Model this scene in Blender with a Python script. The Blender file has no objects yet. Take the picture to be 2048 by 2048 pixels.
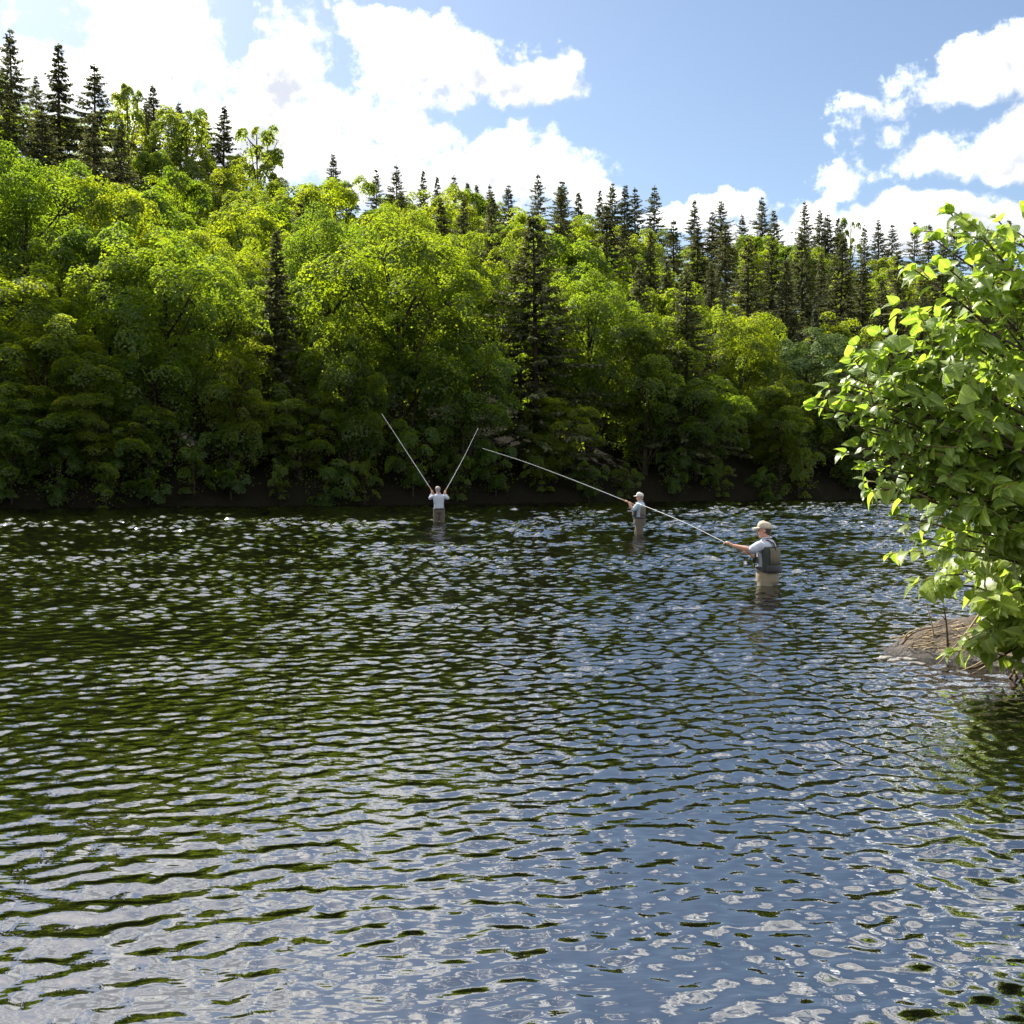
import bpy, math, random
import numpy as np
from mathutils import Vector, Matrix

# ------------------------------------------------------------------ camera
F = 2000.0                       # focal length in photo pixels (photo is 2048 wide)
CAM_H = 1.65
PITCH = math.atan(67.0 / F)      # camera looks down a little
scene = bpy.context.scene
col = scene.collection
cam_data = bpy.data.cameras.new('camera')
cam_data.sensor_width = 36.0
cam_data.lens = 36.0 * F / 2048.0
cam_data.clip_start = 0.05
cam_data.clip_end = 4000.0
cam = bpy.data.objects.new('camera', cam_data)
cam.location = (0, 0, CAM_H)
cam.rotation_euler = (math.pi / 2 - PITCH, 0, 0)
col.objects.link(cam)
scene.camera = cam

def ray(px, py):
    a, b = (px - 1024) / F, -(py - 1024) / F
    cp, sp = math.cos(PITCH), math.sin(PITCH)
    return Vector((a, cp + b * sp, -sp + b * cp))
def at(px, py, Y):
    d = ray(px, py)
    return Vector((0, 0, CAM_H)) + d * (Y / d.y)

# ------------------------------------------------------------------ sky, sun, exposure
SUN_AZ, SUN_EL = math.radians(-35.0), math.radians(43.0)     # left of the view direction
SUN_DIR = Vector((math.sin(SUN_AZ) * math.cos(SUN_EL), math.cos(SUN_AZ) * math.cos(SUN_EL), math.sin(SUN_EL)))
SUN_STRENGTH = 5.0
SKY_STRENGTH = 0.070
CLOUD_STRENGTH = 0.88
EXPOSURE = 1.15
scene.view_settings.view_transform = 'Standard'
scene.view_settings.look = 'None'
scene.view_settings.exposure = EXPOSURE
scene.view_settings.gamma = 1.0
scene.view_settings.use_curve_mapping = False

sun_data = bpy.data.lights.new('sun', 'SUN')
sun_data.energy = SUN_STRENGTH
sun_data.angle = math.radians(0.53)
sun_data.color = (1.0, 0.95, 0.86)
sun = bpy.data.objects.new('sun', sun_data)
sun.rotation_euler = SUN_DIR.to_track_quat('Z', 'Y').to_euler()
sun.location = (-60, 40, 80)
col.objects.link(sun)

class NT:
    """small helper to write node maths as code"""
    def __init__(self, nt): self.nt = nt
    def n(self, t, **kw):
        nd = self.nt.nodes.new(t)
        for k, v in kw.items(): setattr(nd, k, v)
        return nd
    def put(self, sock, v):
        if isinstance(v, bpy.types.NodeSocket): self.nt.links.new(v, sock)
        else: sock.default_value = v
    def m(self, op, a, b=None, c=None, clamp=False):
        nd = self.n('ShaderNodeMath', operation=op, use_clamp=clamp)
        for i, v in enumerate((a, b, c)):
            if v is not None: self.put(nd.inputs[i], v)
        return nd.outputs[0]
    def v(self, op, a, b=None, scale=None):
        nd = self.n('ShaderNodeVectorMath', operation=op)
        self.put(nd.inputs[0], a)
        if b is not None: self.put(nd.inputs[1], b)
        if scale is not None: self.put(nd.inputs['Scale'], scale)
        return nd.outputs['Value'] if op in ('DOT_PRODUCT', 'LENGTH') else nd.outputs[0]
    def noise(self, vec, scale, detail=4, rough=0.55, dist=0.0, lac=2.0):
        nd = self.n('ShaderNodeTexNoise')
        self.put(nd.inputs['Vector'], vec)
        nd.inputs['Scale'].default_value = scale
        nd.inputs['Detail'].default_value = detail
        nd.inputs['Roughness'].default_value = rough
        nd.inputs['Distortion'].default_value = dist
        nd.inputs['Lacunarity'].default_value = lac
        return nd
    def smooth(self, x, lo, hi, a=0.0, b=1.0):
        nd = self.n('ShaderNodeMapRange', interpolation_type='SMOOTHSTEP')
        self.put(nd.inputs[0], x)
        for i, v in enumerate((lo, hi, a, b)): self.put(nd.inputs[i + 1], v)
        return nd.outputs[0]
    def mix(self, f, a, b, blend='MIX'):
        nd = self.n('ShaderNodeMix', data_type='RGBA', blend_type=blend)
        self.put(nd.inputs[0], f); self.put(nd.inputs[6], a); self.put(nd.inputs[7], b)
        return nd.outputs[2]
    def ramp(self, f, stops):
        nd = self.n('ShaderNodeValToRGB')
        el = nd.color_ramp.elements
        while len(el) < len(stops): el.new(0.5)
        for e, (p, c) in zip(el, stops): e.position = p; e.color = (*c, 1)
        self.put(nd.inputs[0], f)
        return nd.outputs[0]

world = bpy.data.worlds.new('World')
scene.world = world
world.use_nodes = True
wt = world.node_tree
wt.nodes.clear()
W = NT(wt)
geo = W.n('ShaderNodeTexCoord').outputs['Generated']
direction = W.v('NORMALIZE', geo)

# cumulus banks, where the photograph has them: (px, py, half width, half height) in the photo's angles
CLOUDS = [(300, 60, 135, 140), (140, 160, 160, 78), (390, 240, 280, 118), (580, 130, 95, 110), (640, 260, 200, 105),
          (900, 345, 290, 85), (1065, 345, 90, 80), (850, 135, 165, 70), (755, 75, 90, 40), (960, 150, 190, 40),
          (2010, 138, 190, 54), (2080, 300, 250, 52), (1705, 212, 60, 45, 0.15), (1745, 312, 110, 60, 0.1), (1830, 195, 80, 40, 0.1), (1700, 358, 90, 40, 0.1), (1050, 270, 90, 50, 0.1), (180, 40, 110, 70, 0.2), (620, 40, 90, 80, 0.15), (1010, 120, 110, 60, 0.2),
          (1190, 400, 60, 36), (1400, 428, 160, 28), (1640, 462, 280, 34), (1900, 462, 240, 28), (20, 110, 60, 40),
          (250, -280, 210, 240), (560, -430, 280, 150), (-330, -200, 260, 200), (1800, -620, 420, 190)]   # the banks go on above the frame
def cloud_density(vec, fine=True):
    wob = W.noise(vec, 9.0, 3, 0.6).outputs['Color']
    vec2 = W.v('ADD', vec, W.v('SCALE', W.v('SUBTRACT', wob, (0.5, 0.5, 0.5)), scale=0.055))
    sep = W.n('ShaderNodeSeparateXYZ'); W.put(sep.inputs[0], vec2)
    x, y, z = sep.outputs
    az = W.m('ARCTAN2', x, y); el = W.m('ARCSINE', z)
    cmb = W.n('ShaderNodeCombineXYZ'); W.put(cmb.inputs[0], az); W.put(cmb.inputs[1], el)
    p = cmb.outputs[0]
    best = None
    for (px, py, rx, ry, *peak) in CLOUDS:
        d = ray(px, py).normalized()
        a0, e0 = math.atan2(d.x, d.y), math.asin(d.z)
        q = W.v('MULTIPLY', W.v('SUBTRACT', p, (a0, e0, 0)), (F / rx, F / ry, 0))
        r = W.m('SUBTRACT', peak[0] if peak else 1.0, W.v('DOT_PRODUCT', q, q))
        best = r if best is None else W.m('MAXIMUM', best, r)
    best = W.m('MINIMUM', W.m('MAXIMUM', best, -1.6), 0.9)
    # the rest of the sky: scattered cumulus on a flat layer, as in view
    lay = W.v('SCALE', vec2, scale=W.m('DIVIDE', 1.0, W.m('ADD', W.m('ABSOLUTE', z), 0.22)))
    gen = W.noise(W.v('ADD', lay, (3.1, 7.7, 0.4)), 1.9, 5, 0.5).outputs['Fac']
    gen = W.m('MULTIPLY_ADD', gen, 8.0, -3.95)
    q = W.v('MULTIPLY', W.v('SUBTRACT', p, (0.0, 0.25, 0)), (1 / 0.62, 1 / 0.30, 0))
    inside = W.smooth(W.v('DOT_PRODUCT', q, q), 0.75, 1.25, 1.0, 0.0)
    gen = W.m('SUBTRACT', gen, W.m('MULTIPLY', inside, 6.0))
    base = W.m('MAXIMUM', best, W.m('MINIMUM', gen, 0.9))
    f1 = W.noise(vec, 15.0, 7 if fine else 3, 0.62).outputs['Fac']
    out = W.m('ADD', W.m('MULTIPLY', base, 0.95), W.m('MULTIPLY_ADD', f1, 4.4, -2.2))
    if not fine: return out
    f2 = W.noise(vec, 46.0, 4, 0.6).outputs['Fac']
    return W.m('ADD', out, W.m('MULTIPLY_ADD', f2, 2.3, -1.15))
d1 = cloud_density(direction)
off = SUN_DIR * 0.030
d2 = cloud_density(W.v('NORMALIZE', W.v('ADD', direction, tuple(off))), False)
mask = W.smooth(d1, -0.40, 0.85)
lit = W.m('MULTIPLY_ADD', W.m('SUBTRACT', d1, d2), 0.26, 0.55, clamp=True)
core = W.noise(direction, 11.0, 3, 0.55).outputs['Fac']
thick = W.m('SUBTRACT', 1.0, W.m('MULTIPLY', W.smooth(d1, 0.25, 1.2), W.smooth(core, 0.43, 0.58, 0.02, 0.55)))
lit = W.m('MULTIPLY', lit, thick)
ccol = W.ramp(lit, [(0.0, (0.34, 0.37, 0.43)), (0.28, (0.42, 0.44, 0.49)), (0.56, (0.95, 0.945, 0.93)), (1.0, (2.0, 1.97, 1.9))])
sky = W.n('ShaderNodeTexSky', sky_type='NISHITA')
sky.sun_disc = False
sky.sun_elevation = SUN_EL
sky.sun_rotation = SUN_AZ
sky.air_density = 1.0
sky.dust_density = 0.6
sky.ozone_density = 1.0
bg1 = W.n('ShaderNodeBackground'); W.put(bg1.inputs[0], sky.outputs[0]); bg1.inputs[1].default_value = SKY_STRENGTH
bg2 = W.n('ShaderNodeBackground'); W.put(bg2.inputs[0], ccol); bg2.inputs[1].default_value = CLOUD_STRENGTH
mx = W.n('ShaderNodeMixShader'); W.put(mx.inputs[0], mask)
wt.links.new(bg1.outputs[0], mx.inputs[1]); wt.links.new(bg2.outputs[0], mx.inputs[2])
wout = W.n('ShaderNodeOutputWorld'); wt.links.new(mx.outputs[0], wout.inputs[0])
world.cycles.sampling_method = 'MANUAL'
world.cycles.sample_map_resolution = 512
scene.cycles.max_bounces = 5
scene.cycles.transmission_bounces = 3
scene.cycles.diffuse_bounces = 1
scene.cycles.caustics_reflective = False

# ------------------------------------------------------------------ helpers
def new_mat(name):
    m = bpy.data.materials.new(name); m.use_nodes = True
    m.node_tree.nodes.clear()
    T = NT(m.node_tree)
    out = T.n('ShaderNodeOutputMaterial')
    return m, T, out
def principled(T, out, **kw):
    p = T.n('ShaderNodeBsdfPrincipled')
    for k, v in kw.items(): T.put(p.inputs[k.replace('_', ' ')], v)
    T.nt.links.new(p.outputs[0], out.inputs[0])
    return p
def cloth_mat(name, c, rough=0.85, var=0.18, scale=60.0):
    m, T, out = new_mat(name)
    co = T.n('ShaderNodeTexCoord').outputs['Object']
    n = T.noise(co, scale, 5, 0.6).outputs['Fac']
    n2 = T.noise(co, 9.0, 3, 0.5).outputs['Fac']
    f = T.m('MULTIPLY_ADD', T.m('ADD', n, n2), 0.5, 0.0)
    colr = T.ramp(f, [(0.3, tuple(x * (1 - var) for x in c)), (0.7, tuple(min(1, x * (1 + var)) for x in c))])
    p = principled(T, out, Base_Color=colr, Roughness=rough)
    b = T.n('ShaderNodeBump'); b.inputs['Strength'].default_value = 0.35; b.inputs['Distance'].default_value = 0.02
    T.put(b.inputs['Height'], n2); T.put(p.inputs['Normal'], b.outputs[0])
    return m
def tag(o, label=None, cat=None, group=None, kind=None):
    if label: o['label'] = label
    if cat: o['category'] = cat
    if group: o['group'] = group
    if kind: o['kind'] = kind
    return o
def empty(name, loc=(0, 0, 0), rz=0.0):
    o = bpy.data.objects.new(name, None)
    o.empty_display_size = 0.3
    o.location = loc; o.rotation_euler = (0, 0, rz)
    col.objects.link(o)
    return o
def link(name, mesh, parent=None):
    o = bpy.data.objects.new(name, mesh)
    col.objects.link(o)
    if parent: o.parent = parent
    return o
def np_mesh(name, V, Q, mat, smooth=True, tint=None):
    """mesh from a vertex array and an array of quads (or triangles)"""
    V = np.ascontiguousarray(V, dtype=np.float32); Q = np.ascontiguousarray(Q, dtype=np.int32)
    k = Q.shape[1]
    me = bpy.data.meshes.new(name)
    me.vertices.add(len(V)); me.vertices.foreach_set('co', V.ravel())
    me.loops.add(Q.size); me.loops.foreach_set('vertex_index', Q.ravel())
    me.polygons.add(len(Q))
    me.polygons.foreach_set('loop_start', np.arange(0, Q.size, k, dtype=np.int32))
    me.polygons.foreach_set('use_smooth', np.full(len(Q), smooth))
    me.update(calc_edges=True)
    if tint is not None:
        a = me.attributes.new('tint', 'FLOAT', 'FACE'); a.data.foreach_set('value', np.ascontiguousarray(tint, dtype=np.float32))
    if mat: me.materials.append(mat)
    return me

class MB:
    """collects tubes, lofts and ellipsoids as closed shells in one mesh"""
    def __init__(self): self.V = []; self.Fc = []
    def ringloft(self, rings, cap=True):
        n = len(rings[0]); b = len(self.V)
        for r in rings: self.V.extend([tuple(p) for p in r])
        for i in range(len(rings) - 1):
            for j in range(n):
                k = (j + 1) % n
                self.Fc.append((b + i * n + j, b + i * n + k, b + (i + 1) * n + k, b + (i + 1) * n + j))
        if cap:
            self.Fc.append(tuple(b + j for j in reversed(range(n))))
            self.Fc.append(tuple(b + (len(rings) - 1) * n + j for j in range(n)))
    def tube(self, pts, rad, seg=8, flat=1.0, roundcap=True):
        pts = [Vector(p) for p in pts]
        if not isinstance(rad, (list, tuple)): rad = [rad] * len(pts)
        rad = list(rad)
        if roundcap:
            t0 = (pts[0] - pts[1]).normalized(); t1 = (pts[-1] - pts[-2]).normalized()
            pts = [pts[0] + t0 * rad[0] * 0.75] + pts + [pts[-1] + t1 * rad[-1] * 0.75]
            rad = [rad[0] * 0.5] + rad + [rad[-1] * 0.5]
        rings = []; u = None
        for i, p in enumerate(pts):
            t = (pts[min(i + 1, len(pts) - 1)] - pts[max(i - 1, 0)])
            if t.length < 1e-9: t = Vector((0, 0, 1))
            t.normalize()
            if u is None:
                u = t.cross(Vector((0, 0, 1)))
                if u.length < 0.05: u = t.cross(Vector((0, 1, 0)))
            u = (u - t * u.dot(t)).normalized(); w = t.cross(u)
            rings.append([p + u * math.cos(2 * math.pi * j / seg) * rad[i] + w * math.sin(2 * math.pi * j / seg) * rad[i] * flat for j in range(seg)])
        self.ringloft(rings)
    def loft(self, rows, seg=20, power=2.0):
        """rows of (z, cx, cy, rx, ry)"""
        rings = []
        for (z, cx, cy, rx, ry) in rows:
            ring = []
            for j in range(seg):
                a = 2 * math.pi * j / seg
                c, s = math.cos(a), math.sin(a)
                k = (abs(c) ** power + abs(s) ** power) ** (-1 / power)
                ring.append(Vector((cx + rx * c * k, cy + ry * s * k, z)))
            rings.append(ring)
        self.ringloft(rings)
    def ell(self, c, r, seg=14, rows=9, M=None):
        rings = []
        c = Vector(c)
        for i in range(rows):
            t = math.pi * (0.04 + 0.92 * i / (rows - 1)) - math.pi / 2
            ring = []
            for j in range(seg):
                a = 2 * math.pi * j / seg
                p = Vector((r[0] * math.cos(t) * math.cos(a), r[1] * math.cos(t) * math.sin(a), r[2] * math.sin(t)))
                if M: p = M @ p
                ring.append(c + p)
            rings.append(ring)
        self.ringloft(rings)
    def box(self, c, s, M=None):
        b = len(self.V); c = Vector(c)
        for dx in (-1, 1):
            for dy in (-1, 1):
                for dz in (-1, 1):
                    p = Vector((dx * s[0], dy * s[1], dz * s[2]))
                    if M: p = M @ p
                    self.V.append(tuple(c + p))
        for f in ((0, 1, 3, 2), (4, 6, 7, 5), (0, 4, 5, 1), (2, 3, 7, 6), (0, 2, 6, 4), (1, 5, 7, 3)):
            self.Fc.append(tuple(b + i for i in f))
    def mesh(self, name, mat, smooth=True, remesh=None, relax=0):
        me = bpy.data.meshes.new(name)
        me.from_pydata(self.V, [], self.Fc)
        me.update()
        if remesh:
            tmp = bpy.data.objects.new('tmp', me); col.objects.link(tmp)
            md = tmp.modifiers.new('r', 'REMESH'); md.mode = 'VOXEL'; md.voxel_size = remesh; md.use_smooth_shade = True
            if relax:
                sm = tmp.modifiers.new('s', 'SMOOTH'); sm.factor = 0.5; sm.iterations = relax
            dg = bpy.context.evaluated_depsgraph_get()
            me2 = bpy.data.meshes.new_from_object(tmp.evaluated_get(dg))
            bpy.data.objects.remove(tmp); bpy.data.meshes.remove(me)
            me = me2; me.name = name
        me.materials.clear()
        if mat: me.materials.append(mat)
        me.polygons.foreach_set('use_smooth', [smooth] * len(me.polygons))
        return me
    def build(self, name, mat, parent=None, **kw):
        return link(name, self.mesh(name, mat, **kw), parent)

def spline(pts, n):
    """Catmull-Rom through pts"""
    pts = [Vector(p) for p in pts]
    P = [pts[0] * 2 - pts[1]] + pts + [pts[-1] * 2 - pts[-2]]
    out = []
    m = len(pts) - 1
    for k in range(n + 1):
        t = k / n * m; i = min(int(t), m - 1); t -= i
        a, b, c, d = P[i:i + 4]
        out.append(0.5 * ((2 * b) + (c - a) * t + (2 * a - 5 * b + 4 * c - d) * t * t + (3 * b - a - 3 * c + d) * t ** 3))
    return out
# ------------------------------------------------------------------ terrain
def shore_y(x): return 65.2 + 0.453 * x
def shore_s(x, y): return (y - shore_y(x)) / 1.098
def vnoise(x, y, seed=0):
    """smooth sum-of-sines noise, about -1..1"""
    r = np.random.RandomState(seed); v = 0
    for i in range(7):
        a = r.uniform(0, 2 * math.pi); k = r.uniform(0.5, 1.6); ph = r.uniform(0, 6.28)
        v = v + np.sin((x * math.cos(a) + y * math.sin(a)) * k + ph)
    return v / 3.5
def bank_in(x, y):
    """right-hand near bank: >0 inside land, about metres from its waterline"""
    x = np.asarray(x, dtype=float); y = np.asarray(y, dtype=float)
    # a spit whose tip lies at (3.6, 9.5)
    e1 = (y - (8.62 + 0.0 * x)) + 0.10 * vnoise(x * 2.2, y * 2.2, 5) - 0.42 * np.clip(5.0 - x, 0, 2) ** 1.2 * 0.6
    e2 = (x - 3.53) * 0.80 - np.abs(y - 9.55) * 0.35
    e3 = (0.62 * (x - 3.5) - (y - 9.7)) * 0.85 + np.clip(x - 8.0, 0, 50) * 0.1
    e = np.minimum(np.minimum(e1, e2), e3)
    # the bank goes on towards the camera, outside the right edge of the view
    e4 = np.minimum((x - (0.545 * y + 0.42)) * 0.85 + 0.08 * vnoise(x * 1.7, y * 1.7, 12), 9.4 - y)
    e = np.maximum(e, e4)
    return e + 0.05 * vnoise(x * 5, y * 5, 9)
def ground_h(x, y):
    x = np.asarray(x, dtype=float); y = np.asarray(y, dtype=float)
    s = shore_s(x, y)
    left = np.clip((-25 - x) / 35, 0, 1)
    t = np.clip(s / 80, 0, 1)
    hill = 0.38 + (30 + 7 * left) * (t ** 0.92) + np.clip(s - 80, 0, 40) * 0.05 + 0.5 * vnoise(x * .12, y * .12, 3) * np.clip(s / 12, 0, 1)
    hill = np.where(s > 130, hill - (s - 130) * 0.08, hill)
    bankedge = np.clip(s / 1.2, 0, 1)
    far = -0.9 + (hill + 0.9) * bankedge * bankedge * (3 - 2 * bankedge)
    near = np.clip((1.6 - y + 0.25 * vnoise(x, y, 2)) / 1.2, 0, 1) * 1.05 - 0.9
    base = np.where(s > 0, far, near)
    e = bank_in(x, y)
    rb = -0.9 + 1.1 * np.clip((e + 0.35) / 0.75, 0, 1) + 0.12 * np.clip(e, 0, 3) - 0.12
    return np.maximum(base, np.where(e > -0.5, np.minimum(rb, 0.6), -0.9))

m_ground, T, out = new_mat('forest floor')
co = T.n('ShaderNodeTexCoord').outputs['Object']
n1 = T.noise(co, 0.6, 8, 0.65).outputs['Fac']; n2 = T.noise(co, 9, 6, 0.6).outputs['Fac']
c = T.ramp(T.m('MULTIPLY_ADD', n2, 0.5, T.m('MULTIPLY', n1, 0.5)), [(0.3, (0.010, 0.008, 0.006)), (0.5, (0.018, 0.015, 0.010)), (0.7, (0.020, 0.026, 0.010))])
p = principled(T, out, Base_Color=c, Roughness=0.95)
p.inputs['Specular IOR Level'].default_value = 0.05
b = T.n('ShaderNodeBump'); b.inputs['Distance'].default_value = 0.2; T.put(b.inputs['Height'], n2); T.put(p.inputs['Normal'], b.outputs[0])

xs = np.concatenate([np.linspace(-900, -90, 16), np.linspace(-85, 110, 150), np.linspace(120, 900, 16)])
ys = np.concatenate([np.linspace(-60, -3, 8), np.linspace(-2, 8, 20), np.linspace(8.5, 30, 20), np.linspace(31, 190, 130), np.linspace(200, 1600, 16)])
X, Y = np.meshgrid(xs, ys)
Z = ground_h(X, Y)
nx, ny = len(xs), len(ys)
I = (np.arange(ny - 1)[:, None] * nx + np.arange(nx - 1)[None, :]).ravel()
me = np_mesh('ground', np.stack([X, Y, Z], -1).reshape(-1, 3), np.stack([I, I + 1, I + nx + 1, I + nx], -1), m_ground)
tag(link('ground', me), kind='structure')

# near bank on the right, fine mesh of bare soil laid a little above the coarse ground
m_soil, T, out = new_mat('bank soil')
co = T.n('ShaderNodeTexCoord').outputs['Object']
n1 = T.noise(co, 3.0, 8, 0.7).outputs['Fac']; n2 = T.noise(co, 26, 8, 0.65).outputs['Fac']; n3 = T.noise(co, 140, 3, 0.6).outputs['Fac']
c = T.ramp(T.m('MULTIPLY_ADD', n2, 0.6, T.m('MULTIPLY', n1, 0.4)), [(0.3, (0.045, 0.034, 0.024)), (0.48, (0.12, 0.092, 0.066)), (0.62, (0.20, 0.16, 0.12)), (0.75, (0.32, 0.27, 0.215))])
sepz = T.n('ShaderNodeSeparateXYZ'); T.put(sepz.inputs[0], co)
wet = T.smooth(sepz.outputs[2], 0.02, 0.10)          # soil soaked at the waterline
c = T.mix(wet, T.mix(0.72, c, (0.02, 0.014, 0.010, 1)), c)
p = principled(T, out, Base_Color=c, Roughness=T.m('MULTIPLY_ADD', wet, 0.55, 0.4))
b = T.n('ShaderNodeBump'); b.inputs['Distance'].default_value = 0.05; T.put(b.inputs['Height'], T.m('ADD', n2, T.m('MULTIPLY', n3, 0.3))); T.put(p.inputs['Normal'], b.outputs[0])
xs = np.linspace(0.6, 12, 260); ys = np.linspace(-1.0, 12.5, 290)
X, Y = np.meshgrid(xs, ys)
E = bank_in(X, Y)
fine = 0.06 * vnoise(X * 6, Y * 6, 21) + 0.035 * vnoise(X * 17, Y * 17, 22) + 0.02 * vnoise(X * 45, Y * 45, 23)
Z = np.where(E > 0, 0.30 * np.clip(E / 1.0, 0, 1) ** 0.8 + 0.06 * np.clip(E, 0, 3), 0.9 * np.clip(E, -0.6, 0)) + fine * np.clip((E + 0.4) * 2, 0, 1) + 0.012
nx, ny = len(xs), len(ys)
I = (np.arange(ny - 1)[:, None] * nx + np.arange(nx - 1)[None, :]).ravel()
keep = (E > -0.6).ravel()[I]
I = I[keep]
me = np_mesh('riverbank', np.stack([X, Y, Z], -1).reshape(-1, 3), np.stack([I, I + 1, I + nx + 1, I + nx], -1), m_soil)
tag(link('riverbank', me), kind='structure')
def bank_z(x, y):
    e = float(bank_in(x, y))
    return 0.30 * min(max(e / 1.0, 0), 1) ** 0.8 + 0.06 * min(max(e, 0), 3) + 0.012

# ------------------------------------------------------------------ river
WATER_IOR = 3.5
m_water, T, out = new_mat('river water')
co = T.n('ShaderNodeTexCoord').outputs['Object']
fr = T.n('ShaderNodeFresnel'); fr.inputs['IOR'].default_value = WATER_IOR
dif = T.n('ShaderNodeBsdfDiffuse'); dif.inputs[0].default_value = (0.0022, 0.0024, 0.0014, 1)
glo = T.n('ShaderNodeBsdfGlossy'); glo.inputs['Roughness'].default_value = 0.015; glo.inputs[0].default_value = (0.98, 0.98, 0.98, 1)
mp = T.n('ShaderNodeMapping'); T.put(mp.inputs[0], co); mp.inputs['Scale'].default_value = (0.7, 1.4, 1)
rn = T.noise(mp.outputs[0], 9.0, 2, 0.45).outputs['Fac']
bm_ = T.n('ShaderNodeBump'); bm_.inputs['Strength'].default_value = 0.11; bm_.inputs['Distance'].default_value = 0.05
T.put(bm_.inputs['Height'], rn)
for nd in (fr, glo): T.put(nd.inputs['Normal'], bm_.outputs[0])
mxs = T.n('ShaderNodeMixShader')
T.put(mxs.inputs[0], fr.outputs[0]); T.nt.links.new(dif.outputs[0], mxs.inputs[1]); T.nt.links.new(glo.outputs[0], mxs.inputs[2])
T.nt.links.new(mxs.outputs[0], out.inputs[0])

rows = [2.0]
while rows[-1] < 100:
    rows.append(rows[-1] + min(max(0.0042 * rows[-1], 0.017), 0.125))
rows = np.array(rows)
step = np.clip(0.0042 * rows, 0.017, 0.125)
NC = 580
uu = np.linspace(-1, 1, NC)
half = 0.60 * rows + 1.6
X = uu[None, :] * half[:, None]
Y = np.repeat(rows[:, None], NC, 1)
# height field: a random sea of short gravity ripples, shorter crests near the camera
rg = np.random.RandomState(11)
NW = 120
lam = np.exp(rg.uniform(math.log(0.09), math.log(1.8), NW))
th = math.pi / 2 + rg.normal(0, 1.0, NW)
ph = rg.uniform(0, 2 * math.pi, NW)
kk = 2 * math.pi / lam
# target slope (rms) by distance: calmer by the camera, riffles further out
target = np.interp(rows, [2, 4, 6, 9, 14, 22, 35, 60, 100], [0.055, 0.068, 0.100, 0.135, 0.165, 0.22, 0.28, 0.29, 0.26])
w = np.clip((lam[None, :] / (step[:, None] * 3.6)), 0, 1) ** 2
pref = np.exp(-((np.log(lam)[None, :] - np.log(np.interp(rows, [2, 6, 15, 40], [0.125, 0.135, 0.17, 0.33]))[:, None]) / np.interp(rows, [2, 8, 20], [0.70, 0.80, 1.0])[:, None]) ** 2)
w = w * pref
norm = target / np.sqrt((w ** 2 / 2).sum(1))
w = w * norm[:, None]                                # slope amplitude of each wave on each row
Zw = np.zeros_like(X)
gust = np.clip(1.0 + 0.42 * vnoise(X * 0.20, Y * 0.40, 31) + 0.34 * vnoise(X * 0.7, Y * 1.5, 33) + 0.20 * vnoise(X * 2.2, Y * 4.0, 35), 0.25, 2.2)
for i in range(NW):
    Zw += (w[:, i] / kk[i])[:, None] * np.sin(kk[i] * (X * math.cos(th[i]) + Y * math.sin(th[i])) + ph[i])
Zw *= gust
# low standing ripple line beside the farthest angler
Zw += 0.085 * np.exp(-((Y - 36.7 - 0.12 * np.sin(X * 0.7)) / 0.24) ** 2) * np.clip((X + 5.6) / 0.8, 0, 1) * np.clip((-0.6 - X) / 0.8, 0, 1)
# quiet water in the lee of the bank
lee = np.clip(1 - np.hypot((X - 4.6) / 1.6, (Y - 7.9) / 1.3), 0, 1)
Zw *= 1 - 0.55 * lee
for (ax_, ay_) in ((3.97, 15.5), (3.79, 29.7), (-2.72, 37.2)):      # waves eased on the camera side, added to clear each wader's reflection
    k_ = ay_ / 15.5
    Zw *= 1 - 0.5 * np.exp(-((X - ax_ * Y / ay_) / (0.42 * k_)) ** 2) * np.clip((ay_ + 0.2 - Y) / 0.5, 0, 1) * np.clip((Y - ay_ * 0.66) / (ay_ * 0.2), 0, 1)
nr = len(rows)
I = (np.arange(nr - 1)[:, None] * NC + np.arange(NC - 1)[None, :]).ravel()
V = np.stack([X, Y, Zw], -1).reshape(-1, 3)
Qd = np.stack([I, I + 1, I + NC + 1, I + NC], -1)
b0 = len(V)
V = np.concatenate([V, np.array([[-900, -60, -0.09], [900, -60, -0.09], [900, 1200, -0.09], [-900, 1200, -0.09]])])
Qd = np.concatenate([Qd, np.array([[b0, b0 + 1, b0 + 2, b0 + 3]])])
tag(link('river', np_mesh('river', V, Qd, m_water)), kind='structure')
# ------------------------------------------------------------------ foliage materials
def leaf_mat(name, dark, mid, light, trans, tmix=0.45, gloss=0.025, rough=0.5):
    m, T, out = new_mat(name)
    t = T.n('ShaderNodeAttribute', attribute_name='tint').outputs['Fac']
    r = T.n('ShaderNodeObjectInfo').outputs['Random']
    f = T.m('ADD', T.m('MULTIPLY', t, 0.72), T.m('MULTIPLY', r, 0.28))
    c = T.ramp(f, [(0.1, dark), (0.5, mid), (0.9, light)])
    ct = T.mix(1.0, c, (*trans, 1), 'MULTIPLY')
    d = T.n('ShaderNodeBsdfDiffuse'); T.put(d.inputs[0], c)
    tr = T.n('ShaderNodeBsdfTranslucent'); T.put(tr.inputs[0], ct)
    mx = T.n('ShaderNodeMixShader'); mx.inputs[0].default_value = tmix
    T.nt.links.new(d.outputs[0], mx.inputs[1]); T.nt.links.new(tr.outputs[0], mx.inputs[2])
    g = T.n('ShaderNodeBsdfGlossy'); g.inputs['Roughness'].default_value = rough
    g.inputs[0].default_value = (0.9, 0.95, 0.85, 1)
    m2 = T.n('ShaderNodeMixShader'); m2.inputs[0].default_value = gloss
    T.nt.links.new(mx.outputs[0], m2.inputs[1]); T.nt.links.new(g.outputs[0], m2.inputs[2])
    T.nt.links.new(m2.outputs[0], out.inputs[0])
    return m
m_maple = leaf_mat('maple leaves', (0.023, 0.044, 0.006), (0.039, 0.067, 0.008), (0.062, 0.088, 0.010), (10.2, 7.6, 2.0), 0.61)
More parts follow.
